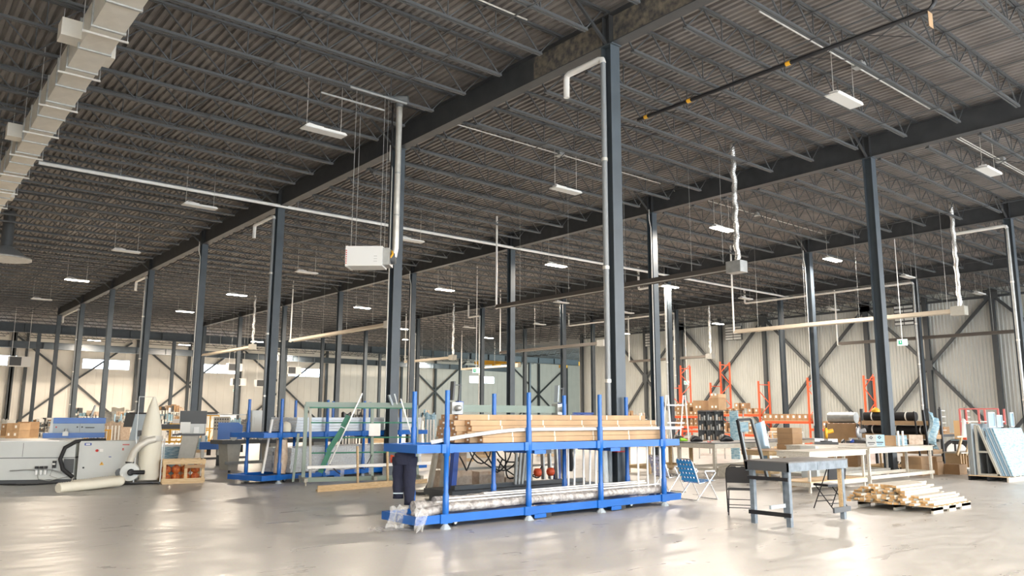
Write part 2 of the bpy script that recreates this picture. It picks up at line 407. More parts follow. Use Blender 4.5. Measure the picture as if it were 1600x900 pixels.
# standing panel ribs of the far wall
x = XL
while x < XE:
    inw = any(wx-.1 < x < wx+ww+.1 for wx in WIN)
    if inw: fw.box(x, YF-.025, 0, x+.05, YF, wz0-.05); fw.box(x, YF-.025, wz1+.05, x+.05, YF, ZD)
    else: fw.box(x, YF-.025, 0, x+.05, YF, ZD)
    x += 1.0
wf = struct('wall_far', fw, 'wall', label='cream far wall with vertical panel joints')
for n, wx in enumerate(WIN):
    wf_ = MB()
    for a, bb in ((wx, wx+.07), (wx+ww/2-.04, wx+ww/2+.04), (wx+ww-.07, wx+ww)): wf_.box(a, YF-.04, wz0, bb, YF+.08, wz1)
    wf_.box(wx, YF-.04, wz0, wx+ww, YF+.08, wz0+.07); wf_.box(wx, YF-.04, wz1-.07, wx+ww, YF+.08, wz1)
    wo = struct(f'window_{n+1}', wf_, 'whitepl', label=f'bright strip window, {NUM[n]} from the left on the far wall')
    for a in (0, 1):
        p = MB(); p.box(wx+.07+a*(ww/2-.03), YF+.03, wz0+.07, wx+ww/2-.04+a*(ww/2-.03), YF+.045, wz1-.07); struct('pane', p, 'pane', wo)
# far wall columns and braces
def farbrace(xc, hw):
    b = MB(); zc = 5.2+.25; y = YF-.28
    for sx in (-1, 1):
        b.bar((xc+sx*.1, y, zc+.1), (xc+sx*hw, y, ZT-.4), .16, .2); b.bar((xc+sx*.1, y, zc-.1), (xc+sx*hw, y, .3), .16, .2)
    struct('cross_brace', b, 'brace', wf)
bc = [AY(q[0], q[1], YF-.3).x for q in ((115, 597), (293, 604), (444, 603), (680, 605), (842, 608))]
bc.insert(3, (bc[2]+bc[3])/2)
for i, xc in enumerate(bc):
    hw = 5.9 if i < 5 else 6.4
    if i != 3: farbrace(xc, hw)
    for dx in (-6.1, 0) if i != 5 else (-6.6, 0, 6.6): struct('wall_column', wcol(xc+dx, YF-.3, 'x'), 'brace', wf)
for px in (35, 12): struct('wall_column', wcol(AY(px, 620, YF-.3).x, YF-.3, 'x'), 'brace', wf)
# crane bay: two runway beams carried by columns, and the yellow bridges
yb1, yb2 = Y1+8*B, Y1+9*B
def ibeam_x(x0, x1, y, z0, z1, f=.2):
    b = MB(); b.box(x0, y-.015, z0, x1, y+.015, z1); b.box(x0, y-f, z0, x1, y+f, z0+.04); b.box(x0, y-f, z1-.04, x1, y+f, z1)
    for k in range(int((x1-x0)/3)): b.box(x0+k*3, y-f+.02, z0+.04, x0+k*3+.03, y+f-.02, z1-.04)
    return b
rb1 = struct('crane_runway_beam', ibeam_x(-4, 82, yb1, 9.15, 9.98, .22), 'column', label='slate runway beam nearest the far crane bay')
rb2 = struct('crane_runway_beam', ibeam_x(-4, 76, yb2, 8.35, 9.05, .22), 'column', label='lower slate runway beam in front of the far wall')
for xg in range(8):
    xx = X1+(xg-1)*S
    if xx < 82: o = link('column', cme, None, (xx, yb1+.0, 0)); o.scale = (1, 1, 9.13/ZG); o['kind'] = 'structure'; o['label'] = f'slate steel column under the far runway beam, {["first","second","third","fourth","fifth","sixth","seventh","eighth"][xg]} from the left'
# joists behind the runway
for bay in range(-1, 6):
    for k in range(43, 60, 1):
        y = Y1+k*BJ
        if y < YF-.4 and bay >= 3 or (k % 2 and y < YF-.4): link('joist', jm, ceiling, (X1+bay*S, y, ZD))
def crane(pa, pb, label):
    t = thing('overhead_crane', label, 'crane', (0, 0, 0))
    a, b = Vector(pa), Vector(pb)
    m = MB(); m.bar(a, b, .42, .62); m.build('bridge_girder', 'yellow', t)
    m = MB(); m.cbox(a.x, a.y, a.z-.20, 1.2, .30, .45); m.build('end_truck', 'yellow', t); m = MB(); m.cbox(b.x, b.y, b.z-.20, 1.2, .30, .45); m.build('end_truck', 'yellow', t)
    for q in (a.lerp(b, .12), a.lerp(b, .88)): m = MB(); m.box(q.x-.06, q.y-.06, q.z+.2, q.x+.06, q.y+.06, ZD+.01); m.build('suspension_post', 'dkgrey', t)
    c = a.lerp(b, .45); m = MB(); m.box(c.x-.5, c.y-.4, c.z-.75, c.x+.5, c.y+.4, c.z-.32); m.build('hoist_trolley', 'yellow', t)
xa = AY(745, 560, yb2).x
crane((xa, yb2-.4, 9.42), (xa+2.5, yb1+2.2, 9.55), 'yellow bridge crane beam in front of the small far window')
crane((xa+6.5, yb1+1.9, 9.62), (xa+16.0, yb1+1.9, 9.62), 'long yellow crane girder to the right of the small far window')
# ================================================================== suspended high-bay lamps
ZL = 9.29
def lampcol(x, y=0):      # warmer lamps at the left of the hall, more neutral ones at the right
    u = max(0, min(1, (x-8)/34))*max(.15, min(1, (34-y)/16)); return (1.0, .84+.08*u, .66+.20*u)
LAMPS = [  # photo position of the lamp, lit?, what it hangs near
 (506,206,0,'nearest unlit high-bay lamp, above the white unit heater'), (312,323,0,'unlit high-bay lamp just above the long white pipe, left of the third column'),
 (197,393,0,'unlit high-bay lamp left of the girder, third back in its row'), (120,438,1,'glowing high-bay lamp at the far left, left of the nearest girder'),
 (65,468,0,'small unlit lamp at far left behind the glowing one'), (884,298,0,'unlit high-bay lamp hanging left of the first column, under the second bay'),
 (642,376,0,'unlit high-bay lamp just right of the heater column, by the white pipe'), (479,426,0,'unlit high-bay lamp between the third column and the heater'),
 (370,461,1,'glowing lamp between the third and fourth columns of the first row'), (289,487,1,'glowing lamp between the fourth and fifth columns of the first row'),
 (1319,157,0,'large unlit high-bay lamp at upper right, beside the bright conduit'), (1545,268,0,'unlit high-bay lamp at the right edge below the second girder'),
 (1128,358,1,'glowing high-bay lamp beside the silver flexible duct'), (869,415,1,'glowing high-bay lamp below the white pipe, left of the first column'),
 (695,453,1,'glowing high-bay lamp above the white hanging drop pipes'), (566,481,1,'glowing high-bay lamp left of the heater column, low on the ceiling'),
 (1301,406,1,'glowing high-bay lamp above the pale tube heater at right'), (1047,448,1,'small glowing lamp just right of the second-row column'),
 (877,473,0,'unlit lamp right of the second-row column, under the long tube heater'), (980,489,0,'unlit lamp right of the first column, deep in the hall'),
 (1418,433,0,'unlit lamp beside the column right of centre near the louvred vent'), (1530,459,0,'unlit lamp close to the ribbed wall at far right'),
 (843,507,0,'tiny unlit lamp in the fourth bay, above the crane'), (733,512,0,'tiny unlit lamp behind the flexible duct in the middle'),
 (1122,506,1,'glowing lamp close to the ribbed wall, right of the foil duct'), (975,521,1,'glowing lamp near the wall, just right of the first column'),
 (762,528,1,'small glowing lamp beside the crane beam in the middle'), (147,532,1,'glowing lamp in the crane bay at far left'), (288,539,1,'glowing lamp in the crane bay above the second window'),
 (402,534,1,'glowing lamp just above the tube heater at left'), (628,514,1,'small glowing lamp right of the heater column'), (638,531,1,'smaller glowing lamp right of the heater column, lower down'),
 (1302,484,0,'unlit lamp over the right-hand tube heater, near the wall'), (1165,467,0,'unlit lamp at the white elbow pipe near the third girder'),
]
def lamp_meshes(lit):
    h = MB(); h.prism([(-.62, 0), (.62, 0), (.55, .05), (-.55, .05)], -.18, .18); h.box(-.52, -.10, .05, -.05, .10, .10); h.tube([(-.5, 0, .1), (-.4, .05, .17), (-.2, .05, .15), (-.1, 0, .1)], .012, 5)
    l = MB(); l.box(-.60, -.165, -.02, .60, .165, 0)
    w_ = MB(); w_.bar((0, 0, 0), (0, 0, ZD-ZL-.05), .012)
    return h.mesh('housing', 'white'), l.mesh('lens', 'lampon' if lit else 'lampoff'), w_.mesh('hanger', 'galv')
LM = [lamp_meshes(0), lamp_meshes(1)]
for (px, py, lit, lab) in LAMPS:
    p = G(px, py, ZL)
    t = thing('high_bay_lamp', lab, 'lamp', p, 0, 'high-bay lamps hung from the roof')
    h, l, w_ = LM[lit]
    link('housing', h, t); link('lens', l, t)
    for hx in (-.5, .5): link('hanger', w_, t, (hx, 0, .05))
    if lit:
        a = area('lamp_and_fill_light', (p.x, p.y, p.z-.05), (0, 0, 0), 1.2, .33, LAMP_W*(2.2 if p.y > 70 else 1), lampcol(p.x, p.y)); a.parent = None
for x in (-9, 0, 8.9, 17.8, 26.7, 36, 44.5, 53.3):
    for y in (-5.5, ): area('lamp_and_fill_light', (x, y, ZL-.05), (0, 0, 0), 1.2, .33, LAMP_W*2.0, lampcol(x+4, y))  # added overhead fill out of view behind the camera, brightens the near floor
# added fill lights without fixtures, put under the roof to brighten the deeper hall
for (x, y, on) in [(36., 39.1, 1), (44.5, 39.1, 1), (44.5, 28.9, 1), (53.3, 28.9, 1), (44.5, 49.7, 1), (8.9, 60, 1), (-1, 50, 1), (-1, 39, 1), (26.7, 61, 1), (36, 61, 1), (50, 75, 1), (40, 92, 1), (60, 92, 1), (4, 92, 1)]:
    area('lamp_and_fill_light', (x, y, ZL-.05), (0, 0, 0), 1.2, .33, LAMP_W*(2.4 if y > 70 else .8), lampcol(x, y))
# ================================================================== ducts, pipes and heaters under the roof
# rectangular duct at upper left, running along the hall
dz = 9.30; e0, e1 = G(168, 0, dz), G(232, 0, dz); dxa, dxb = e0.x, e1.x; dh = .62
t = thing('air_duct', 'pale rectangular sheet-metal duct with cross-broken panels at upper left', 'duct', (0, 0, 0))
def ductpanel():
    b = MB(); L = 1.22; w_ = dxb-dxa; x0, x1 = 0, w_
    def face(a, b_, c, d, nrm):
        ctr = (Vector(a)+Vector(b_)+Vector(c)+Vector(d))/4+Vector(nrm)*.012
        b._add([a, b_, c, d, ctr], [(0, 1, 4), (1, 2, 4), (2, 3, 4), (3, 0, 4)])
    g_ = .03; y0, y1 = g_, L-g_
    face((x0, y0, 0), (x1, y0, 0), (x1, y1, 0), (x0, y1, 0), (0, 0, -1)); face((x0, y0, dh), (x1, y0, dh), (x1, y1, dh), (x0, y1, dh), (0, 0, 1))
    face((x0, y0, 0), (x0, y0, dh), (x0, y1, dh), (x0, y1, 0), (-1, 0, 0)); face((x1, y0, 0), (x1, y0, dh), (x1, y1, dh), (x1, y1, 0), (1, 0, 0))
    return b.mesh('duct_panel', 'galvlt')
M['galvlt'] = mat('pale_duct_sheet', (.66, .63, .56), .5, .25, var=.05, scale=3)
dp = ductpanel(); fm = MB()
fm.box(-.03, -.03, -.03, dxb-dxa+.03, .03, 0); fm.box(-.03, -.03, dh, dxb-dxa+.03, .03, dh+.03); fm.box(-.03, -.03, 0, 0, .03, dh); fm.box(dxb-dxa, -.03, 0, dxb-dxa+.03, .03, dh)
fm = fm.mesh('joint_flange', 'galvdull'); hb = MB(); hb.box(-.14, -.02, -.07, dxb-dxa+.14, .02, -.03); hb = hb.mesh('trapeze_bar', 'galv'); hr = MB(); hr.bar((0, 0, -.06), (0, 0, ZD-dz-.02), .014); hr = hr.mesh('hanger_rod', 'galvdull')
for k in range(28):
    y = 3.0+k*1.22
    link('duct_panel', dp, t, (dxa, y, dz)); link('joint_flange', fm, t, (dxa, y, dz))
    if k % 2:
        link('trapeze_bar', hb, t, (dxa, y+.25, dz)); link('hanger_rod', hr, t, (dxa-.12, y+.25, dz)); link('hanger_rod', hr, t, (dxb+.12, y+.25, dz))
for (px, py, sd) in ((110, 60, -1), (22, 214, -1), (172, 92, 1), (26, 308, 1)):
    y = G(px, py, dz+.15).y; b = MB()
    if sd < 0: b.box(dxa-.38, y-.22, dz+.1, dxa, y+.22, dz+.48)
    else: b.box(dxb, y-.3, dz+.05, dxb+.16, y+.3, dz+.5)
    b.build('branch_takeoff', 'galvlt', t)
# round ventilator cone at the left edge
c = G(8, 404, 8.6)
t = thing('roof_ventilator', 'grey round ventilator cone with radial seams hanging at the left edge', 'ventilator', c)
b = MB(); b.lathe((0, 0, 0), [(.25, .55), (.95, .05), (1.0, 0), (.93, 0), (.2, .45)], 24); b.build('cone', 'pvcgrey', t)
b = MB(); b.lathe((0, 0, 0), [(.99, -.04), (1.04, -.04), (1.04, .05), (.99, .05)], 24); b.build('rim', 'galvdull', t)
for k in range(16):
    a = k*math.pi/8; b = MB(); b.bar((math.cos(a)*.22, math.sin(a)*.22, .44), (math.cos(a)*.93, math.sin(a)*.93, .01), .02); b.build('radial_seam', 'galv', t)
b = MB(); b.tube([(0, 0, .5), (0, 0, ZD-c.z)], .24, 12); b.build('stack', 'dkgrey', t)
# long white pipe along the joists
zp = 9.93; ya = G(250, 288, zp).y; a = AY(60, 257, ya); bq = AY(1232, 462, ya)
t = thing('roof_pipe', 'long straight white pipe crossing the whole hall below the joists', 'pipe', (0, 0, 0))
b = MB(); b.tube([(a.x, ya, zp), (bq.x, ya, zp)], .062, 10); b.build('pipe_run', 'white', t)
for k in range(6):
    x = a.x+2.5+k*6.6; b = MB(); b.bar((x, ya, zp), (x, ya, ZD), .015); b.build('hanger_rod', 'galvdull', t)
# white steel conduits beside the joists
for (y, x0, x1, lab) in ((8.9, 14.5, 23.2, 'pair of bright conduits under the deck beside the large unlit lamp'), (18.9, 12.4, 23.0, 'bright conduit behind the first column, under the second bay of joists'), (19.2, 24.2, 35.6, 'bright conduit above the silver flexible duct'),
                        (9.4, 25.3, 34.5, 'bright conduit pair at the right edge under the third bay'), (12.6, 1.0, 10.8, 'thin pale conduit at upper left above the flue')):
    t = thing('conduit', lab, 'conduit', (0, 0, 0))
    for q in range(2 if 'pair' in lab else 1): b = MB(); b.tube([(x0, y+q*.09, ZD-.16), (x1, y+q*.09, ZD-.16)], .02, 6); b.build('conduit_run', 'galv', t)
    b = MB(); b.box((x0+x1)/2-.12, y-.12, ZD-.22, (x0+x1)/2+.12, y+.15, ZD-.08); b.build('junction_box', 'galvdull', t)
# black gas pipe under the joists at right
zg = 9.98; g0, g1 = G(985, 183, zg), G(1462, 24, zg); xg = (g0.x+g1.x)/2
t = thing('gas_pipe', 'black gas pipe with yellow bands running under the joists at upper right', 'pipe', (0, 0, 0))
b = MB(); b.tube([(xg, g0.y, zg), (xg, g1.y, zg), (xg, g1.y-.12, zg+.12), (xg, g1.y-.12, ZD-.01)], .05, 10); b.build('pipe_run', 'black', t)
for y in (g0.y-.3, g1.y+3.2, g1.y+6.1): b = MB(); b.tube([(xg, y-.06, zg), (xg, y+.06, zg)], .055, 10); b.build('yellow_band', 'yellow', t)
b = MB(); b.box(xg-.10, g1.y-.02, zg-.38, xg+.10, g1.y-.01, zg-.05); b.build('paper_tag', 'card2', t)
# roof drains: white elbow at the column head, pipe down the column
def drain(g, k, px, py, mode, label, full=True, rr=.065, whitedown=False):
    x = X1+g*S-.24 if g == 0 or whitedown else X1+g*S-.24; yc = Y1+k*B-.0
    e = AX(px, py, x); y = max(yc+.5, e.y); z = min(e.z, ZG-.12)
    t = thing('roof_drain', label, 'drain pipe', (0, 0, 0))
    pts = [(x, yc, z-.12), (x, yc+.03, z-.03), (x, yc+.12, z)]; v = .55
    run = pts+([(x, y-.10, z), (x, y-.02, z-.03), (x, y, z-.12), (x, y, z-v)] if mode == 'down' else [(x, y-.10, z), (x, y-.02, z+.03), (x, y, z+.12), (x, y, ZD)])
    b = MB(); b.tube(run, rr*1.1, 10); b.build('elbow_run', 'white', t)
    b = MB(); b.tube([(x, yc, z-.12), (x, yc, .0 if full else 2.6)], rr*.95, 10); b.build('downpipe', 'pvcgrey' if g == 0 else 'galvdull', t)
    for zz in (7.2, 4.8, 2.4): b = MB(); b.tube([(x, yc, zz), (x, yc, zz+.07)], rr*1.15, 10); b.build('pipe_coupling', 'galv', t)
drain(0, 0, 885, 118, 'down', 'fat white roof-drain elbow and grey downpipe on the first column')
drain(0, 2, 398, 352, 'down', 'white roof-drain elbow and downpipe on the third column of the first row')
drain(0, 4, 213, 440, 'down', 'white roof-drain elbow on the fifth column of the first row')
drain(0, 6, 99, 494, 'down', 'white roof-drain elbow on the seventh column of the first row')
drain(2, 0, 1490, 366, 'up', 'wide white drain pipe bending to the column at the right edge')
drain(2, 2, 998, 452, 'up', 'short white drain pipe at the head of the column behind the second-row column')
drain(2, 4, 732, 496, 'up', 'small white drain elbow in the centre of the hall')
drain(3, 1, 1164, 474, 'up', 'white drain pipe bending over to a slim column before the ribbed wall')
drain(3, 3, 889, 509, 'up', 'white drain elbow left of the first column, deep in the hall')
drain(2, 5, 643, 522, 'up', 'white drain elbow right of the heater column, far back')
drain(1, 5, 560, 535, 'up', 'white drain elbow left of the heater column, low down')
# radiant tube heaters hung along the hall
def vcorner(x, y, z0, z1, r, m, nm, t, n=8):
    b = MB(); b.tube([(x, y, z0), (x, y, z1)], r, n); b.build(nm, m, t)
def tubeheater(qa, qb, X, m, label, box='b', gas=True, flex=True):
    a, b_ = AX(*qa, X), AX(*qb, X); z = (a.z+b_.z)/2; y0, y1 = b_.y, a.y
    t = thing('tube_heater', label, 'heater', (0, 0, 0))
    b = MB(); w2 = .19
    b.prism([(X-w2, z), (X-w2+.02, z-.01), (X-.09, z+.15), (X+.09, z+.15), (X+w2-.02, z-.01), (X+w2, z), (X+.10, z+.17), (X-.10, z+.17)], y0, y1); b.build('reflector', m, t)
    b = MB(); b.tube([(X, y0, z+.05), (X, y1, z+.05)], .05, 8); b.build('burner_tube', 'galvdull', t)
    yb_ = y0 if box == 'b' else y1
    if box:
        b = MB(); b.box(X-.2, yb_-.55 if box == 'b' else yb_, z-.12, X+.2, yb_ if box == 'b' else yb_+.55, z+.26); b.build('burner_box', 'galvdull' if m != 'creamh' else 'beige', t)
        if flex:
            yy = yb_-.32 if box == 'b' else yb_+.3; pts = []
            for i in range(25): h = i/24; pts.append((X+.03*math.sin(i*1.3), yy+.02*math.cos(i*2.1), z+.26+(ZD-z-.26)*h))
            b = MB(); b.tube(pts, [.085+.012*(i % 2) for i in range(25)], 8); b.build('flexible_duct', 'foil', t)
            vcorner(X-.22, yy+.4, z+.2, ZD, .008, 'galvdull', 'hanger_rod', t, 4)
    if gas:
        yy = y1+.12 if box == 'b' else y0-.1; vcorner(X, yy, z, ZD, .045, 'white', 'vent_riser', t)
        b = MB(); b.tube([(X, yy, z+.02), (X, y1-.05 if box == 'b' else y0+.05, z+.05)], .05, 8); b.build('vent_elbow', 'white', t)
    n = 4
    for k in range(n):
        y = y0+(k+.5)*(y1-y0)/n; vcorner(X, y, z+.17, ZD, .007, 'galvdull', 'hanger_rod', t, 4)
M['creamh'] = mat('cream_heater_reflector', (.62, .54, .42), .45, .2)
M['brownh'] = mat('brown_grey_reflector', (.14, .125, .11), .4, .3)
XA, XB, XC = 21.7, 36.0-.9, 48.6
tubeheater((778, 481), (1140, 424), XA, 'brownh', 'long dark tube heater hanging in the middle with a silver flexible duct')
tubeheater((455, 533), (604, 511), XA, 'creamh', 'cream tube heater left of the unit-heater column', flex=False)
tubeheater((318, 557), (392, 543), XA, 'creamh', 'cream tube heater at left with a foil duct standing on its end', gas=False)
tubeheater((1150, 520), (1488, 490), XB, 'creamh', 'long cream tube heater crossing in front of the right wall')
tubeheater((1312, 540), (1594, 518), XC, 'brownh', 'thin grey tube heater low before the ribbed wall at right', flex=False)
tubeheater((985, 566), (1105, 559), XC, 'brownh', 'thin dark tube heater right of the first column with a foil duct')
tubeheater((783, 553), (936, 538), XB, 'brownh', 'tube heater passing left of the first column above the crane', flex=False)
tubeheater((634, 569), (704, 558), XB, 'creamh', 'small cream tube heater between the heater column and centre')
tubeheater((722, 579), (806, 571), XC, 'creamh', 'small far tube heater in front of the little window', flex=False)
# white unit heater hanging beside the second column, with its flue
hp = AY(577, 404, 18.6)
t = thing('unit_heater', 'white box-shaped gas unit heater hung on rods beside the second column', 'heater', hp, R(-42))
b = MB(); b.box(-.52, -.32, -.26, .42, .32, .28); b.build('cabinet', 'white', t)
b = MB(); b.box(-.58, -.31, -.27, -.52, .31, .29); lv = b.build('louvre_frame', 'white', t)
for k in range(5): b = MB(); b.box(-.60, -.28, -.20+k*.10, -.55, .28, -.18+k*.10); b.build('louvre_blade', 'galvdull', lv)
b = MB(); b.box(-.575, -.3115, -.22, -.535, -.310, .22); b.build('warning_strip', 'label', t)
for k in range(7): b = MB(); b.box(-.57, -.313, -.20+k*.058, -.54, -.3115, -.17+k*.058); b.build('warning_mark', 'red', t)
for k in range(3): b = MB(); b.box(.18, -.3225, -.15+k*.07, .30, -.3205, -.115+k*.07); b.build('rating_label', 'label', t)
for k in range(3): b = MB(); b.box(.19, -.3240, -.14+k*.07, .29, -.3226, -.133+k*.07); b.build('label_text', 'black', t)
b = MB(); b.box(.42, -.26, -.22, .60, .26, .24); gt = b.build('control_side', 'galvdull', t)
b = MB(); b.tube([(.60, -.1, 0), (.66, -.1, .1), (.62, 0, .2)], .03, 8); b.build('gas_fitting', 'yellow', gt)
b = MB(); b.lathe((.60, .05, 0), [(.16, 0), (.16, .1), (.05, .12)], 12, 'x'); b.build('fan_motor', 'dkgrey', gt)
for (x, y) in ((-.45, -.25), (-.45, .25), (.35, -.25), (.35, .25)): b = MB(); b.bar((x, y, .28), (x, y, ZD-hp.z), .012); b.build('hanger_rod', 'galvdull', t)
b = MB(); b.tube([(.66, .05, .05), (.70, .05, .3), (.70, .05, 3.0), (.70, .05, ZD-hp.z-.45)], .085, 10); fl_ = b.build('flue_pipe', 'galv', t)
for zz in (1.2, 2.4): b = MB(); b.tube([(.70, .05, zz), (.70, .05, zz+.04)], .092, 10); b.build('flue_band', 'galvdull', fl_)
b = MB(); b.tube([(.70, .05, ZD-hp.z-.5), (.70, .05, ZD-hp.z-.3)], .11, 10); b.tube([(.45, .05, ZD-hp.z-.25), (.95, .05, ZD-hp.z-.25)], .10, 10); b.build('flue_tee', 'pvcgrey', t)
b = MB(); b.tube([(.45, .35, .1), (.45, .35, ZD-hp.z)], .025, 6); b.build('gas_drop', 'black', t)
# light unistrut bars between the joists above the heater
for (qa, qb, lab) in (((500, 177), (600, 171), 'pale strut channel above the unit heater, upper one'), ((545, 190), (635, 184), 'pale strut channel above the unit heater, lower one')):
    y = 18.0 if 'upper' in lab else 17.2; a = AY(*qa, y); c = AY(*qb, y)
    b = MB(); b.bar((a.x, y, 9.98), (c.x, y, 9.98), .04); solo('strut_channel', b, 'galvdull', lab, 'strut')
# small conduits running down columns
for (g, k, dx, lab) in ((0, 1, .05, 'second column of the first row'), (1, 1, -.1, 'second column of the second row'), (1, 3, -.1, 'fourth column of the second row'), (2, 1, .1, 'second column of the third row'), (0, 3, -.12, 'fourth column of the first row'), (3, 0, 0, 'first column of the fourth row')):
    x, y = X1+g*S, Y1+k*B; b = MB(); b.tube([(x-.28, y+dx, ZG+.1), (x-.28, y+dx, ZG-.35), (x-.19, y+dx, ZG-.65), (x-.19, y+dx, 1.3)], .022, 6)
    solo('electrical_conduit', b, 'galv', f'thin grey conduit running down the {lab}', 'conduit')
# exit signs on drop poles
def exit_sign(px, py, D, label, onwall=False):
    d = ray(px, py); p = Vector((0, 0, EYE))+d*D
    if onwall: p = AY(px, py, YF-.055)
    t = thing('exit_sign', label, 'sign', p, 0 if onwall else -math.atan2(p.x, p.y))
    b = MB(); b.box(-.22, -.03, -.15, .22, .03, .15); b.build('sign_box', 'exit', t)
    b = MB(); b.box(-.17, -.034, -.10, -.01, -.0305, .10); b.build('green_field', 'exitgreen', t)
    b = MB(); b.box(-.10, -.036, -.03, -.06, -.0345, .05); b.bar((-.09, -.036, -.03), (-.13, -.036, -.08), .02, .002); b.bar((-.07, -.036, -.03), (-.03, -.036, -.08), .02, .002); b.box(-.11, -.036, .055, -.08, -.0345, .08); b.build('running_figure', 'label', t)
    b = MB(); b.bar((.05, -.034, 0), (.17, -.034, 0), .03, .004); b.bar((.12, -.034, .05), (.18, -.034, 0), .025, .004); b.bar((.12, -.034, -.05), (.18, -.034, 0), .025, .004); b.build('arrow', 'exitgreen', t)
    if not onwall: b = MB(); b.bar((.0, 0, .15), (.0, 0, ZD-p.z), .035); b.build('drop_pole', 'white', t)
exit_sign(1410, 535, 37.0, 'pale green exit sign on a long white pole at right')
exit_sign(744, 579, 47.0, 'pale green exit sign on a pole in front of the small far window')
exit_sign(367, 610, 90.0, 'white exit sign on the far wall below the third window', True)
exit_sign(1073, 598, 66.0, 'small exit sign hanging before the wall beside the tall orange rack upright')
# louvred vents on the right wall
def louver(q0, q1, label, X=None):
    X = X or XW-.16; a, c = AX(*q0, X), AX(*q1, X); y0, y1 = sorted((a.y, c.y)); z1_, z0_ = a.z, c.z
    t = thing('wall_louver', label, 'vent', (0, 0, 0)); b = MB(); b.box(X, y0, z0_, X+.12, y1, z1_); b.build('frame', 'dkgrey', t)
    n = 5
    for k in range(n):
        z = z0_+(k+.5)*(z1_-z0_)/n
        for (u, v) in ((y0+.05, (y0+y1)/2-.04), ((y0+y1)/2+.04, y1-.05)): b = MB(); b.box(X-.06, u, z-.10, X-.01, v, z+.07); b.build('louver_blade', 'ltgrey', t)
louver((1396, 478), (1429, 507), 'pale louvred vent high on the ribbed wall, behind the exit sign')
louver((1133, 511), (1159, 530), 'pale louvred vent high on the wall at the end of the cream tube heater')
louver((1008, 521), (1018, 541), 'small louvred vent on the wall right of the first column')
# small unit heaters before the far wall
for (px, py, Y, lab) in ((30, 565, 78., 'grey unit heater hanging at the far left edge'), (372, 597, 92., 'small unit heater hanging under the second window'), (409, 599, 92., 'small white unit heater between second and third windows'), (458, 579, 84., 'unit heater hanging in front of the third window'), (366, 574, 88., 'white box heater hanging at the right end of the second window')):
    p = AY(px, py, Y); t = thing('unit_heater', lab, 'heater', p); b = MB(); b.box(-.8, -.4, -.42, .8, .4, .42); b.build('cabinet', 'white', t)
    b = MB(); b.box(-.75, -.43, -.36, .1, -.40, .36); b.build('louvre_face', 'dkgrey', t)
    for hx in (-.6, .6): b = MB(); b.bar((hx, 0, .42), (hx, 0, ZD+.01-p.z), .03); b.build('hanger_rod', 'white', t)
# ================================================================== blue rolling rack in front, and its load
def rolling_rack(name, label, L, W, loc, rz, posts, zdk=(.09, 1.14), top=2.1, detail=True, pr_=.04):
    t = thing(name, label, 'rack', loc, rz)
    for n, z in enumerate(zdk):
        dk_ = MB()
        for y in (0, W-.05): dk_.box(0, y, z, L, y+.05, z+.125)
        for x in (0, L-.05): dk_.box(x, .05, z, x+.05, W-.05, z+.125)
        o = dk_.build('deck_frame', 'blue', t)
        sh = MB(); sh.box(.05, .05, z+.035, L-.05, W-.05, z+.05); sh.build('deck_sheet', 'dkblue', o)
        for x in posts:
            for y in (-.02, W-.02): b = MB(); b.box(x-.11, y, z-.005, x+.11, y+.04, z+.13); b.build('post_socket', 'blue', o)
        for x in (L*.42, L*.72):
            b = MB(); b.box(x-.14, .0, z-.07, x+.0, W, z-.005); b.box(x-.26, 0, z-.07, x-.14, .004, z-.005); b.build('fork_channel', 'blue', o)
            b = MB(); b.box(x+.02, .02, z-.068, x+.14, W-.02, z-.003); b.build('fork_pocket', 'black', o)
    for x in posts:
        for y in (.02, W-.02):
            b = MB(); yy = y
            b.tube([(x, yy, .075), (x, yy, .2), (x, yy, .24), (x, yy, .50), (x, yy, .53), (x, yy, 1.08), (x, yy, 1.10), (x, yy, 1.27), (x, yy, 1.30), (x, yy, 1.50), (x, yy, 1.53), (x, yy, top)],
                   [pr_, pr_, pr_*1.3, pr_*1.3, pr_, pr_, pr_*1.35, pr_*1.35, pr_*1.3, pr_*1.3, pr_, pr_], 10); b.build('post', 'blue', t)
            b = MB(); b.lathe((x, yy, 0), [(.085, 0), (.085, .012), (.035, .075)], 8, smooth=False); b.build('foot_cone', 'coolgrey', t)
    for x in (L*.14, L*.80):
        for y in (.22, W-.22):
            b = MB(); b.lathe((x, y-.02, .055), [(.02, 0), (.055, .005), (.055, .035), (.02, .04)], 14, 'y'); wz = b.build('caster', 'rubber', t)
            b = MB(); b.lathe((x, y-.025, .055), [(.03, 0), (.03, .05)], 10, 'y'); b.box(x-.03, y-.03, .055, x+.03, y-.026, .088); b.box(x-.03, y+.026, .055, x+.03, y+.03, .088); b.build('wheel_hub', 'galv', wz)
    return t
CX0, CY0 = 6.55, 10.17; CL, CW = 6.2, .99
rolling_rack('rolling_rack', 'blue two-deck rolling rack in front, loaded with long brown cartons', CL, CW, (CX0, CY0, 0), 0, [7.10-CX0, 8.78-CX0, 10.50-CX0, 12.26-CX0])
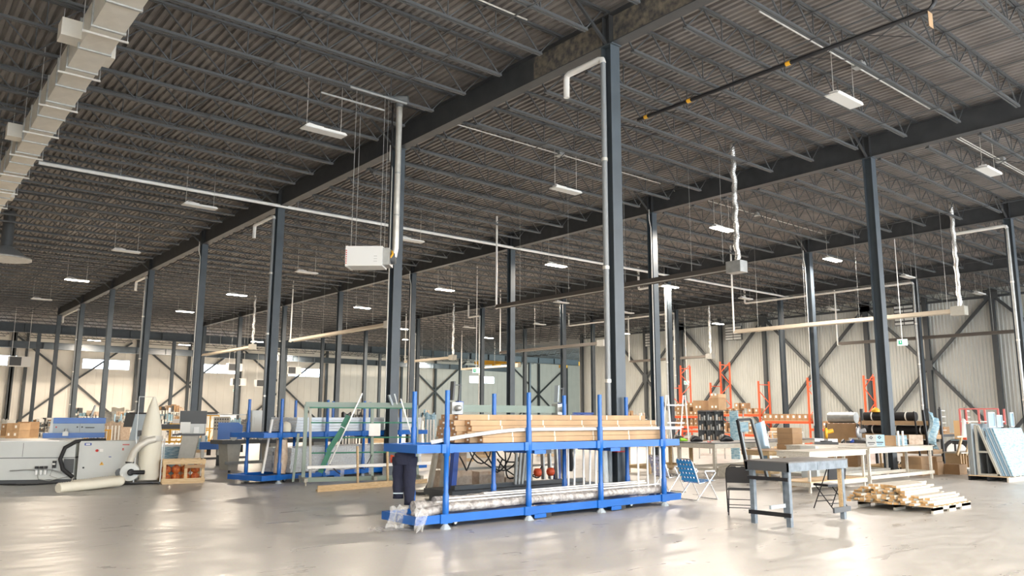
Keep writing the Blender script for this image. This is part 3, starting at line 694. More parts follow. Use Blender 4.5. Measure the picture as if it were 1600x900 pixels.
# long cartons: one mesh per kind, one object per carton
def carton_proto(L, w, h):
    t = thing('long_carton', 'x', 'carton', (0, 0, -50)); b = MB(); b.box(0, 0, 0, L, w, h-.003); b.build('carton_body', 'cardgrey' if L < 4.9 else 'cardgrey', t)
    b = MB(); b.box(-.004, .004, .003, .0, w-.004, h-.006); b.build('carton_end', 'cardend', t)
    b = MB(); b.box(-.006, .03, .03, -.004, w*.55, h-.03); b.build('paper_label', 'label', t)
    tp = MB(); tp.box(0, -.0015, 0, .022, 0, h-.003); tp = tp.mesh('tape_strip', 'tape')
    for k in range(5): link('tape_strip', tp, t, (.62+k*.96, 0, 0))
    return t
random.seed(3)
pc = carton_proto(4.62, .148, .090); first = True; LZ = 1.141+.13
rows = {0: (0, 1, 2, 3, 4), 1: (0, 1, 2, 3, 4), 2: (1, 2, 3, 4), 3: (1, 2, 3, 4), 4: (2, 3, 4)}
stx = [7.92, 7.74, 7.56, 7.46, 7.52]; LW = ['bottom', 'second', 'third', 'fourth', 'top']; CWd = ['front', 'second', 'middle', 'fourth', 'rear']
for lay, cols in rows.items():
    for c in cols:
        x = stx[c]+random.uniform(-.04, .04)+(.05 if lay == 4 else 0); o = pc if first else dup(pc, (0, 0, 0)); first = False
        o.location = (x, CY0+.132+c*.152, LZ+lay*.0915); o['group'] = 'long brown cartons stacked on the rolling rack'
        o['label'] = f'long brown carton on the blue rack, {LW[lay]} layer, {CWd[c]} row'
        if lay < 2 and c == 0:
            for k in o.children:
                if k.name.startswith('carton_body') and lay == 0: k.data = k.data.copy(); k.data.materials[0] = M['card2']
# white curved profiles lying over the front of the cartons
for n, (dz_, dy, ln, lab) in enumerate(((0, 0, 0, 'long white profile sagging off the left end of the blue rack, upper one'), (-.035, -.020, -.3, 'long white profile sagging beside it, lower one in front'), (.02, .019, .25, 'long white profile behind the other two on the front of the cartons'))):
    b = MB(); pts = []
    for i in range(22):
        x = 6.85+i*(12.95+ln*.3-6.85)/21; s_ = max(0, (8.75-x)/1.9); pts.append((x, CY0+.092+dy, 1.492+dz_*.6-.183*s_**1.5-.004*n))
    b.tube(pts, [.016]*22, 4); solo('white_profile', b, 'whitepl', lab, 'profile', 'white plastic profiles on the rack')
# wrapped bundles on the lower deck
def bundle(x0, x1, y, z, r, m, label, sag=.0, seed=0):
    rn = random.Random(seed); pts = []; rr = []
    n = 46
    for i in range(n):
        u = i/(n-1); pts.append((x0+(x1-x0)*u, y+.012*math.sin(u*23+seed), z+.01*math.sin(u*17+seed)-(sag*max(0, .12-u)/.12)**1.0)); rr.append(r*(.86+.22*rn.random()))
    b = MB(); b.tube(pts, rr, 9); return solo('wrapped_bundle', b, m, label, 'bundle', 'film-wrapped profiles on the lower deck')
bundle(6.62, 12.4, CY0+.17, .30, .075, 'wrap2', 'front film-wrapped profile bundle on the lower deck of the blue rack', .10, 1)
bundle(6.75, 12.55, CY0+.39, .31, .085, 'wrap2', 'middle film-wrapped profile bundle on the lower deck', .0, 2)
bundle(7.3, 12.0, CY0+.64, .33, .10, 'wrap2', 'rear fat film-wrapped bundle on the lower deck', .0, 3)
for n, (y, z, x0, x1, lab) in enumerate(((CY0+.13, .395, 7.0, 12.3, 'white profile on top of the front wrapped bundle'), (CY0+.29, .42, 7.3, 12.0, 'white profile between the wrapped bundles'), (CY0+.50, .43, 8.2, 12.2, 'white profile on the middle wrapped bundle'))):
    b = MB(); b.bar((x0, y, z), (x1, y-.03, z+.015), .035, .02); solo('white_profile', b, 'whitepl', lab, 'profile')
def drape(p0, w_, l_, seed, label, m='wrap'):
    rn = random.Random(seed); b = MB()
    def fn(u, v): return Vector((p0[0]+(u-.5)*w_*(1-.3*v)+.05*math.sin(u*9+seed)*v-v*.10, p0[1]-.04*math.sin(v*5+u*7)-.10*v, p0[2]-l_*v+.02*math.sin(u*12)))
    b.grid(fn, 12, 12); return solo('plastic_film', b, m, label, 'plastic film')
drape((6.62, CY0-.03, .33), .26, .30, 1, 'clear film hanging over the front-left corner of the lower deck')
drape((6.50, CY0+.42, .34), .30, .30, 5, 'clear film trailing from the left end of the lower deck to the floor')
b = MB(); b.grid(lambda u, v: Vector((6.05+u*.5, CY0+.15+v*.4+.1*math.sin(u*4), .012+.05*abs(math.sin(u*11+v*3)*math.cos(v*9+u*4))*(1-u*.4))), 16, 12); solo('plastic_film', b, 'wrap', 'crumpled clear film lying on the floor at the left end of the rack', 'plastic film')
# white tubes standing on the lower deck
TW = ['first', 'second', 'third', 'fourth', 'fifth', 'sixth', 'seventh', 'eighth', 'ninth']
for k, (px, lean) in enumerate(((888, .0), (897, .02), (912, 0), (921, .03), (931, 0), (997, .01), (1012, 0), (1023, .0), (1032, .0))):
    p = AY(px, 745, CY0+.275 if px > 990 else CY0+.80 if k % 2 else CY0+.86); b = MB(); b.tube([(p.x, p.y, .145), (p.x+lean, p.y, 1.13)], .020, 7)
    solo('white_tube', b, 'whitepl', f'white tube standing between the decks of the blue rack, {TW[k]} from the left', 'tube', 'white tubes between the decks')
# navy work trousers hanging at the left end
t = thing('work_trousers', 'navy work trousers hanging from the left end of the blue rack', 'trousers', (6.64, 10.66, -.03), R(-121))
def leg_(x0, w0, w1, zt, zb, y0, bend, nm):
    b = MB(); n = 14; P = []
    for i in range(n):
        u = i/(n-1); z = zt+(zb-zt)*u; w_ = w0+(w1-w0)*u; cx = x0+bend*math.sin(u*2.2)-.10*u; th = .055+.015*math.sin(u*9)
        for j in range(12):
            a = 2*math.pi*j/12; P.append((cx+.0+th*math.sin(a), y0+w_/2*math.cos(a)*(1+.06*math.sin(u*20+j)), z))
    F = [(i*12+j, i*12+(j+1) % 12, (i+1)*12+(j+1) % 12, (i+1)*12+j) for i in range(n-1) for j in range(12)]+[tuple(range(11, -1, -1)), tuple((n-1)*12+j for j in range(12))]
    b._add(P, F, True); return b
leg_(-.05, .23, .15, 1.10, .36, .085, .02, 'leg').build('trouser_leg', 'cloth', t); leg_(-.09, .22, .16, 1.10, .45, -.085, -.03, 'leg').build('trouser_leg', 'cloth', t)
b = MB(); b.lathe((-.06, 0, .98), [(.07, 0), (.09, .08), (.085, .17), (.06, .19)], 14); b.v = [(-.06+(x+.06)*.95, y*1.9, z) for x, y, z in b.v]; b.build('waistband', 'cloth', t)
b = MB(); b.box(-.252, -.165, .53, -.12, -.005, .545); b.build('reflective_stripe', 'coolgrey', t)
# orange strap round the first column
b = MB(); b.box(X1-.16, Y1-.16, .98, X1+.16, Y1+.16, 1.03); solo('ratchet_strap', b, 'red', 'dark red strap wound round the first column behind the blue rack', 'strap')
# bulk foil wrap behind the rack at the column foot
p = AY(950, 740, Y1+.35); b = MB(); b.tube([(X1-.40, Y1-.02, .05), (X1-.40, Y1, .6), (X1-.42, Y1, 1.3)], [.09, .10, .08], 10); solo('wrapped_pipe', b, 'galvdull', 'grey film-wrapped pipe standing beside the foot of the first column', 'pipe')
# ---------------------------------------------------------------- second blue rack (left)
R2, C2 = R(18), (7.86, 19.22)
rolling_rack('rolling_rack', 'blue rolling rack on the left behind the green frame, with silver bars', 6.5, 1.3, (C2[0], C2[1], 0), R2, [.55, 2.15, 3.6, 5.2], top=2.12)
def c2(x, y): return (C2[0]+x*math.cos(R2)-y*math.sin(R2), C2[1]+x*math.sin(R2)+y*math.cos(R2))
NUMW = ['bottom', 'second', 'third', 'fourth', 'fifth', 'sixth', 'seventh', 'top']
for (z0, n, h, x0, x1, where) in ((1.275, 5, .076, 1.15, 6.3, 'upper'), (.235, 6, .105, 1.0, 6.35, 'lower')):
    for r_ in range(n):
        for c in range(3):
            L = x1-x0; b = MB(); b.box(0, 0, 0, L, .32, h-.006); me = None
            px_, py_ = c2(x0+random.uniform(-.03, .03), .12+c*.35)
            o = tag(b.build('aluminium_bars', 'alubar', None, (px_, py_, z0+r_*h)), f'silver profile pack on the {where} deck of the left blue rack, {NUMW[r_]} layer, {["front","middle","rear"][c]} row', 'profile pack', 'silver profile packs on the left rack'); o.rotation_euler = (0, 0, R2)
b = MB(); b.grid(lambda u, v: Vector((u*5.3, -.012+.012*math.sin(u*40+v*6)*math.cos(v*7), v*.66)), 60, 10); px_, py_ = c2(1.0, .10); o = solo('plastic_film', b, 'wrap', 'clear film wrapped over the silver packs on the lower deck of the left rack', 'plastic film', loc=(px_, py_, .235)); o.rotation_euler = (0, 0, R2)
b = MB(); b.grid(lambda u, v: Vector(((u-.5)*.34+.02*math.sin(v*9), .03*math.sin(u*7+v*5)-.06*v, .88*(1-v))), 8, 16); b2 = MB(); px_, py_ = c2(.66, .10)
b2.tube([(px_, py_+.05, .24), (px_+.03, py_+.06, .6), (px_+.04, py_+.08, 1.08)], [.15, .17, .14], 9); solo('wrapped_bundle', b2, 'brownwrap', 'brown wrapped bundle standing on the lower deck at the left end', 'bundle')
px_, py_ = c2(.45, .45); b = MB(); b.bar((px_-.05, py_, .24), (px_+.14, py_, 1.6), .05, .05); solo('white_profile', b, 'white', 'white profile leaning beside the brown wrapped bundle', 'profile')
px_, py_ = c2(.95, .3); b = MB(); b.tube([(px_, py_, 1.28), (px_, py_, 1.40), (px_+.05, py_, 1.52)], [.12, .15, .08], 9); solo('paper_bundle', b, 'cream', 'crumpled cream paper bundle on the upper deck of the left rack', 'paper')
px_, py_ = c2(1.28, .3); b = MB(); b.tube([(px_, py_, 1.28), (px_, py_, 1.42), (px_-.05, py_, 1.53)], [.10, .13, .07], 9); solo('paper_bundle', b, 'cream', 'second cream paper bundle, against the ends of the silver bars', 'paper')
# ---------------------------------------------------------------- green and grey glazing frame
ga, gc = G(474, 757), G(652, 752); gd = (gc-ga).normalized(); gl = (gc-ga).length; rzg = math.atan2(gd.y, gd.x)
t = thing('glazing_frame', 'pale green upright assembly frame with dark green cross rails', 'frame', ga, rzg)
H_ = 1.98
b = MB(); b.bar((.0, .10, .05), (.02, .28, H_), .07, .09); b.build('upright', 'palegreen', t); b = MB(); b.bar((.16, -.02, .05), (.12, .26, H_), .05, .06); b.build('upright', 'beige', t)
b = MB(); b.bar((1.72, .0, .05), (1.72, .27, H_), .11, .07); b.build('upright', 'palegreen', t); b = MB(); b.bar((gl, .0, .05), (gl, .27, H_), .07, .07); b.build('upright', 'palegreen', t)
b = MB(); b.bar((0, .26, H_), (gl, .26, H_), .09, .13); b.build('top_rail', 'palegreen', t); b = MB(); b.bar((.1, .20, H_-.08), (gl, .20, H_-.08), .03, .03); b.build('top_edge', 'greenp', t)
b = MB(); b.bar((0, -.1, .12), (gl, -.1, .12), .07, .11); b.build('base_rail', 'palegreen', t)
for x in (0, 1.72, gl): b = MB(); b.bar((x, -.45, .13), (x, .75, .13), .08, .09); b.tube([(x, -.4, 0), (x, -.4, .1)], .02, 6); b.tube([(x, .7, 0), (x, .7, .1)], .02, 6); b.build('foot', 'beige', t)
b = MB(); b.bar((-.22, .3, .05), (-.14, .3, 1.25), .06, .06); b.build('side_strut', 'palegreen', t)
for k, z in enumerate((1.52, 1.14, .76, .43)): b = MB(); b.bar((.14, .04+z*.09, z), (gl, .04+z*.09, z), .03, .035); b.build('cross_rail', 'greenp', t)
b = MB(); b.bar((.05, -.12, .42), (gl+.4, -.12, .47), .10, .07); b.build('support_shelf', 'whitepl', t)
for k in range(7): b = MB(); x = .15+k*.36; b.grid(lambda u, v: Vector((x+u*.1, -.18+.02*math.sin(v*6+k), .40-v*(.12+.05*(k % 3)))), 4, 6); o = b.build('hanging_film', 'wrap', t)
for k, (xa, za, xb, zb) in enumerate(((.40, .28, .62, .80), (.58, .80, .95, 1.38), (.94, 1.42, 1.08, 1.70))): b = MB(); b.bar((xa, -.02+za*.08, za), (xb, -.02+zb*.08, zb), .13, .03, (0, 1, 0)); b.build('green_guard', 'greenp', t)
b = MB(); b.bar((.52, -.04, .28), (1.42, .12, 2.28), .03, .03); b.build('measuring_arm', 'galv', t)
b = MB(); b.bar((2.45, .10, 2.15), (3.05-.2, .02, .92), .03, .03); b.build('measuring_arm', 'galv', t)
b = MB(); b.bar((2.15, .2, 2.25), (2.25, .2, 1.98), .14, .05); b.build('clamp_head', 'coolgrey', t); b = MB(); b.bar((2.30, .2, 2.28), (2.38, .2, 2.0), .03, .03); b.build('clamp_head', 'galvdull', t)
b = MB(); b.box(1.60, -.02, 1.18, 1.90, .0, 1.50); b.build('paper_sheet', 'label', t)
b = MB(); b.tube([(.62, -.05, .48), (.8, -.1, .30), (.95, -.1, .2)], .015, 5); b.tube([(1.1, 0, .45), (1.5, -.1, .35), (1.7, 0, .7)], .013, 5); b.build('air_hose', 'black', t)
b = MB(); b.lathe((2.15, -.15, .60), [(.09, 0), (.11, .03), (.07, .12), (.03, .14)], 10, 'x'); b.build('air_tool', 'orange', t)
# pine boards on the floor, sticks leaning
a, c = G(496, 769), G(612, 760); b = MB(); b.bar((a.x, a.y, .07), (c.x, c.y, .07), .03, .14); b.bar((a.x+.1, a.y+.2, .02), (c.x, c.y+.25, .02), .14, .035); solo('pine_board', b, 'pine', 'pale pine board lying on the floor before the green frame', 'board')
a, c = G(612, 759), G(668, 755); b = MB(); b.bar((a.x+.03, a.y+.1, .05), (c.x+.05, c.y+.1, .05), .03, .10); solo('pine_board', b, 'pine', 'pine board on the floor, right of the trousers', 'board')
for (px, py, lab) in ((559, 759, 'pine stick standing before the green frame, left one'), (606, 757, 'pine stick standing before the green frame, right one')):
    a = G(px, py); b = MB(); b.bar((a.x, a.y, 0), (a.x+.02, a.y+.12, .95), .045, .045); solo('pine_stick', b, 'pine', lab, 'stick')
# ---------------------------------------------------------------- long assembly machine behind the front rack
YM = 13.2; t = thing('profile_machine', 'long grey profile machine with blue arms behind the front rack', 'machine', (0, 0, 0))
b = MB(); b.box(9.55, YM-.05, 1.78, 12.40, YM+.12, 1.93); b.box(9.5, YM+.03, 1.68, 12.4, YM+.1, 1.74); b.build('top_beam', 'palegreen', t)
for x in (9.50, 12.36): b = MB(); b.bar((x-.16, YM, .25), (x, YM, 2.0), .12, .12); b.build('blue_arm', 'dkblue', t)
for x, s_ in ((9.35, 1), (12.25, -1)):
    b = MB(); b.box(x-.12, YM-.12, 1.74, x+.15, YM+.08, 1.98); b.lathe((x, YM-.12, 1.86), [(.06, 0), (.06, -.1), (.02, -.11)], 8, 'y'); h = b.build('clamp_head', 'galvdull', t)
    b = MB(); b.bar((x-.05, YM, 2.02), (x-.02, YM, 2.40), .12, .04); b.build('bracket_plate', 'dkgrey' if s_ > 0 else 'coolgrey', h); b = MB(); b.bar((x+.12, YM, 1.98), (x+.16, YM, 2.36), .03, .03); b.bar((x-.02, YM, 2.33), (x+.19, YM, 2.33), .02, .02); b.build('guide_rod', 'dkgrey', h)
b = MB(); b.box(9.0, YM-.5, .14, 12.9, YM+.5, .26); b.box(9.1, YM-.45, .0, 9.3, YM+.45, .14); b.box(12.5, YM-.45, .0, 12.7, YM+.45, .14); b.box(9.2, YM-.3, .26, 12.8, YM-.15, .34); b.build('base_bed', 'dkgrey', t)
for z in (.62, 1.10): b = MB(); b.bar((9.4, YM+.25, z), (12.5, YM+.25, z), .04, .05); b.build('rear_rail', 'beige', t)
rn = random.Random(5)
for k in range(9):
    x0 = rn.uniform(9.3, 10.8); x1 = x0+rn.uniform(.3, 1.3); z0 = rn.uniform(.8, 1.2); z1_ = rn.uniform(.4, 1.1); pts = [(x0+(x1-x0)*u, YM-.2+.1*math.sin(u*5+k), z0+(z1_-z0)*u-.35*math.sin(math.pi*u)) for u in [i/9 for i in range(10)]]
    b = MB(); b.tube(pts, .016, 5); b.build('black_cable', 'rubber', t)
b = MB(); b.tube([(11.05, YM-.3, .36), (11.12, YM-.25, 1.12)], .13, 8); b.build('strut_bundle', 'galvdull', t)
for k, dx in enumerate((0, .09, .18)): b = MB(); b.bar((10.70+dx, YM-.35, .3), (10.76+dx*1.3, YM-.32, .95), .05, .05); b.build('vertical_profile', 'galvdull', t)
for k, x in enumerate((11.55, 11.75, 11.95, 12.15)): b = MB(); b.bar((x, YM-.28, .36), (x-.03, YM-.26, 1.35-.1*(k % 2)), .09, .04); b.build('vertical_profile', 'galvdull', t)
for x in (11.25, 11.62): b = MB(); b.lathe((x, YM-.35, .52), [(.05, 0), (.09, .03), (.09, .12), (.04, .15)], 10, 'x'); b.build('orange_motor', 'orange', t)
b = MB(); b.lathe((12.35, YM-.3, .5), [(.04, 0), (.07, .1), (.05, .4), (.08, .55), (.03, .7)], 8); b.build('cable_bundle', 'rubber', t)
# two beige leaning channels at the left end of the machine
for (xa, ya, xb, yb_, za, zb, lab) in ((669, 778, 690, 655, 0, 1.68, 'tall beige channel leaning left of the machine, outer one'), (689, 780, 701, 650, 0, 1.72, 'tall beige channel leaning left of the machine, inner one')):
    a = G(xa, ya); d = ray(xb, yb_); q = Vector((0, 0, EYE))+d*((a-Vector((0, 0, EYE))).dot(cF)+.25); b = MB(); b.bar((a.x, a.y, .03), (q.x, q.y, q.z), .13, .06); b.bar((a.x, a.y-.04, .03), (q.x, q.y-.04, q.z), .03, .08); solo('steel_channel', b, 'beige', lab, 'channel')
a = G(676, 772); b = MB(); b.cbox(a.x, a.y+.25, 0, .7, .5, .06); b.tube([(a.x-.2, a.y, .1), (a.x-.1, a.y, .25), (a.x+.1, a.y, .3)], .03, 6); solo('floor_bracket', b, 'dkgrey', 'dark metal foot plate under the beige channels', 'bracket')
# white cartons behind the machine
for k, (x, z, w_, h_) in enumerate(((9.7, .0, .7, .55), (11.35, .0, .6, .35), (9.75, .58, .5, .42), (10.6, 0, .7, .5))):
    b = MB(); b.box(x, YM+.75, z if z < .3 or k == 2 else 0, x+w_, YM+1.25, (z if z < .3 or k == 2 else 0)+h_); solo('film_wrapped_box', b, 'brownwrap', f'film-wrapped brown box on the floor behind the machine, {["left","third","upper","right"][k]} one', 'box')
# ================================================================== chairs, grey table, lumber, benches (right)
def folding_chair(loc, rz, label):
    t = thing('folding_chair', label, 'chair', loc, rz)      # front = +y
    W = .22
    b = MB(); b.tube([(-W, .20, 0), (-W, -.16, .70), (-W+.02, -.19, .80), (-W+.09, -.205, .86), (W-.09, -.205, .86), (W-.02, -.19, .80), (W, -.16, .70), (W, .20, 0)], .011, 7); b.build('front_frame', 'black', t)
    for s_ in (-1, 1): b = MB(); b.tube([(s_*(W-.03), -.28, 0), (s_*(W-.03), .16, .43)], .011, 7); b.build('rear_leg', 'black', t)
    for z, y in ((.14, .12), (.24, .0735)): b = MB(); b.bar((-W, y, z), (W, y, z), .014); b.build('stretcher', 'black', t)
    for z, y in ((.12, -.175), ): b = MB(); b.bar((-W+.03, y, z), (W-.03, y, z), .014); b.build('stretcher', 'black', t)
    b = MB(); P = []; sh = [(-.21, .02), (.21, .02), (.215, .20), (.185, .28), (.12, .31), (.05, .31), (.035, .295), (-.035, .295), (-.05, .31), (-.12, .31), (-.185, .28), (-.215, .20)]
    for th in (-.02, .012):
        for (x, z) in sh: P.append((x, -.165-.045*(z/.3)+th-.01, .53+z))
    n = len(sh); b._add(P, [tuple(range(n)), tuple(range(2*n-1, n-1, -1))]+[(i, n+i, n+(i+1) % n, (i+1) % n) for i in range(n)]); b.build('backrest', 'black', t)
    b = MB(); b.prism([(-.20, .42), (.20, .42), (.205, .44), (.19, .465), (-.19, .465), (-.205, .44)], -.17, .20); b.build('seat', 'black', t)
    return t
p = G(1157, 803); d = Vector((p.x, p.y, 0)).normalized()
folding_chair((p.x+d.x*.02, p.y+d.y*.02, 0), R(-57), 'black padded folding chair seen from behind, left of the grey table')
p = G(1298, 795); folding_chair((p.x, p.y, 0), R(-16), 'black folding chair standing sideways at the right end of the grey table')
def lawn_chair(loc, rz, label, web, web2, nm='lawn_chair', seatm=None):
    t = thing(nm, label, 'chair', loc, rz); W = .27
    for s_ in (-1, 1):
        x = s_*W
        b = MB(); b.tube([(x, .30, .02), (x, -.02, .58), (x, .0, .60), (x, .24, .585), (x, .27, .56), (x, -.26, .02)], .0125, 7); b.build('side_frame', 'chrome', t)
        b = MB(); b.box(x-.022, -.02, .595, x+.022, .24, .612); b.build('armrest', 'whitepl', t)
    for y in (.30, -.26): b = MB(); b.tube([(-W, y, .02), (W, y, .02)], .0125, 7); b.build('floor_bar', 'chrome', t)
    b = MB(); b.tube([(-W+.03, -.16, .34), (-W+.03, -.34, .80), (-W+.07, -.355, .84), (W-.07, -.355, .84), (W-.03, -.34, .80), (W-.03, -.16, .34)], .0125, 7); b.build('back_frame', 'chrome', t)
    b = MB(); b.tube([(-W+.03, -.18, .35), (-W+.03, .26, .40), (W-.03, .26, .40), (W-.03, -.18, .35)], .0125, 7); b.build('seat_frame', 'chrome', t)
    for k in range(5):
        x = -.19+k*.095; b = MB(); b.bar((x, -.175, .38), (x, -.352, .84), .055, .004, (0, 1, 0)); b.build('web_strap', web if k % 2 == 0 or not web2 else web, t)
        b = MB(); b.bar((x, -.17, .358), (x, .26, .405), .055, .004); b.build('web_strap', seatm or web, t)
    for k in range(5):
        z = .42+k*.088; y = -.178-(z-.35)*.36; b = MB(); b.bar((-W+.03, y-.004, z), (W-.03, y-.004, z), .004, .055); b.build('web_strap', web2, t)
    for k in range(4): y = -.12+k*.11; b = MB(); b.bar((-W+.03, y, .372+k*.011), (W-.03, y, .372+k*.011), .055, .004); b.build('web_strap', seatm or web2, t)
    return t
M['webmid'] = mat('mid_blue_webbing', (.05, .34, .72), .6)
p = G(1090, 781); lawn_chair((p.x, p.y, 0), R(-100), 'blue webbed aluminium lawn chair behind the right end of the blue rack', 'webblue', 'webmid')
p = G(1050, 772); lawn_chair((p.x+.15, p.y+.25, 0), R(-96), 'aluminium chair with black seat and lavender back, behind the last rack post', 'pink', 'pink', 'patio_chair', 'black')
# grey painted work table
t = thing('work_table', 'tall dark grey painted work table with blue-grey aprons in the foreground', 'table', (0, 0, 0))
tx0, tx1, ty0, ty1, th_ = 11.42, 13.16, 6.98, 7.66, .985
b = MB(); b.box(tx0-.06, ty0-.05, th_, tx1+.05, ty1+.08, th_+.02); b.build('tabletop', 'tablegrey', t)
b = MB(); b.box(tx0-.05, ty0-.04, th_-.135, tx0-.01, ty1+.07, th_); b.build('apron', 'dkgrey', t)
for (a, c) in ((tx0-.05, tx0+.80), (tx0+.81, tx1+.05)): b = MB(); b.box(a, ty0-.045, th_-.135, c, ty0-.005, th_+.015); b.build('apron', 'tableside', t)
b = MB(); b.box(tx0-.05, ty1+.03, th_-.15, tx1+.05, ty1+.07, th_); b.build('apron', 'tableside', t); b = MB(); b.box(tx1+.01, ty0, th_-.15, tx1+.05, ty1, th_); b.build('apron', 'tableside', t)
for (x, y, m) in ((tx0, ty0, 'tableside'), (tx0, ty1-.04, 'tableside'), (tx1-.08, ty0, 'tableside'), (tx0+.95, ty1-.05, 'tableside')):
    b = MB(); b.box(x, y, 0, x+.075, y+.075, th_-.005); o = b.build('leg', m, t)
    if x > 13: b = MB(); b.box(x-.012, y+.01, .12, x, y+.08, th_-.15); b.build('bare_wood_strip', 'pine', o)
b = MB(); b.box(tx0-.025, ty0-.02, .15, tx0, ty1+.06, .215); b.build('stretcher', 'black', t); b = MB(); b.box(tx0-.025, ty0, .70, tx0, ty1+.06, .755); b.build('stretcher', 'black', t)
b = MB(); b.bar((tx1-.45, ty0-.015, .17), (tx1+.1, ty0-.015, .17), .03, .085); o = b.build('stretcher', 'dkgrey', t); b = MB(); b.box(tx0+.45, ty1-.06, .19, tx0+.95, ty1-.02, .25); b.build('stretcher', 'coolgrey', t)
# pallet with pile of lumber offcuts
t = thing('wooden_pallet', 'low whitewashed pallet under the pile of lumber offcuts', 'pallet', (0, 0, 0)); PX0, PX1, PY0, PY1 = 15.06, 16.72, 6.36, 7.75
for y in (PY0, (PY0+PY1)/2-.02, PY1-.04):
    b = MB(); xs_ = [(PX0, PX0+.42), (PX0+.68, PX1-.68), (PX1-.42, PX1)]
    for (a, c) in xs_: b.box(a, y, 0, c, y+.04, .10)
    b.box(PX0, y, .05, PX1, y+.04, .105); b.build('stringer', 'pinew', t)
for k in range(8): x = PX0+k*(PX1-PX0-.1)/7; b = MB(); b.box(x, PY0, .106, x+.10, PY1, .124); b.build('deck_board', 'plyw', t)
rn = random.Random(11)
LB = []
for L in (1.25, 1.45, 1.6):
    b = MB(); b.box(0, 0, 0, L, .088, .038); m_ = b.mesh('lumber_offcut', ['pinew', 'pineend']); 
    for pl in m_.polygons:
        if abs(pl.normal.x) > .9: pl.material_index = 1
    LB.append(m_)
lays = [(6.42, 15), (6.46, 15), (6.52, 14), (6.60, 13), (6.80, 11), (6.84, 10), (6.90, 8), (7.0, 6)]
for li, (y0, n) in enumerate(lays):
    for k in range(n):
        y = y0+k*.093+rn.uniform(-.002, .002); li_x = 14.98+rn.uniform(-.16, .16)+(.14 if li > 3 else 0)+(.25 if k < 2 and li < 4 else 0)-max(0, (y-6.9))*.10
        o = link('lumber_offcut', rn.choice(LB), None, (li_x, y, .126+li*.040)); o.rotation_euler = (0, 0, rn.uniform(-.004, .004))
        tag(o, f'lumber offcut on the low pallet, {["bottom","second","third","fourth","fifth","sixth","seventh","top"][li]} layer, {ORDS[k]} from the near side', 'board', f'lumber offcuts, {["bottom","second","third","fourth","fifth","sixth","seventh","top"][li]} layer of the pile')
# work benches of white lumber
def bench(x0, y0, x1, y1, h, label, m='pinew', top='pinew', over=.03, shelf=False, leg=.05, apr=.12, name='work_bench', rz=0, st=.14):
    t = thing(name, label, 'bench', (x0, y0, 0), rz); L, W = x1-x0, y1-y0
    b = MB(); b.box(-over, -over, h-.02, L+over, W+over, h); b.build('bench_top', top, t)
    for y in (0, W-.035): b = MB(); b.box(0, y, h-.02-apr, L, y+.035, h-.021); b.build('apron', m, t)
    for x in (0, L-.035): b = MB(); b.box(x, .036, h-.02-apr, x+.035, W-.036, h-.021); b.build('apron', m, t)
    for x in (.035, L-.035-leg):
        for y in (.036, W-.036-leg): b = MB(); b.box(x, y, 0, x+leg, y+leg*1.6 if False else y+leg, h-.022); b.build('leg', m, t)
    for y in (0.0, W-.035): b = MB(); b.box(0, y, st, L, y+.034, st+.09); b.build('stretcher', m, t)
    for x in (0.0, L-.035): b = MB(); b.box(x, .036, st, x+.034, W-.036, st+.085); b.build('stretcher', m, t)
    if shelf: b = MB(); b.box(.01, .01, st+.091, L-.01, W-.01, st+.11); b.build('lower_shelf', 'plyw', t)
    return t
a, c = G(1275, 772), G(1368, 762)
bench(a.x, 9.72, 19.45, 10.55, .93, 'white lumber bench right behind the black folding chair', shelf=True)
bench(20.1, 9.95, 23.85, 10.75, .93, 'white lumber bench with open legs, just behind the lumber pile', leg=.06)
bench(19.6, 11.2, 23.85, 12.0, .96, 'long white bench behind, carrying the saws')
bench(19.7, 12.6, 21.9, 13.5, .78, 'small brown-topped bench beside the stacked brown boxes', m='pine', top='card2')
bench(24.6, 11.8, 26.3, 12.5, .98, 'lumber trestle bench before the carpet rolls, at the right end of the row', m='pine', top='whitepl')
b = MB(); b.box(18.86, 10.72, .0, 18.92, 11.15, .98); b.box(18.97, 10.74, .0, 19.03, 11.12, .95); solo('panel_stack', b, 'ltgrey', 'pale grey panels standing at the left end of the white benches', 'panels')
# low boards stacked on floor
for k in range(6):
    b = MB(); x, y = 17.9+k*.30, 10.95+.16*(k % 3); b.box(x, y, .0+.0*(k % 2), x+1.5, y+.14, .05+.02*(k % 2)); 
    if k < 6: solo('floor_board', b, 'pinew' if k % 2 else 'pine', f'board lying on the floor under the white benches, {NUM[k]} from the left', 'board', 'boards on the floor under the benches')
b = MB(); b.box(19.4, 13.7, 0, 20.8, 14.1, .30); solo('low_box', b, 'pinew', 'low white crate behind the brown-topped bench', 'crate')
# brown boxes stack
for k in range(4): b = MB(); b.box(21.1-.04*(k == 0), 12.7, .78+k*.155, 21.62, 13.2, .78+k*.155+.15); o = solo('brown_box', b, 'card', f'flat brown box stacked on the brown-topped bench, {["bottom","second","third","top"][k]} one', 'box', 'brown boxes on the brown-topped bench')
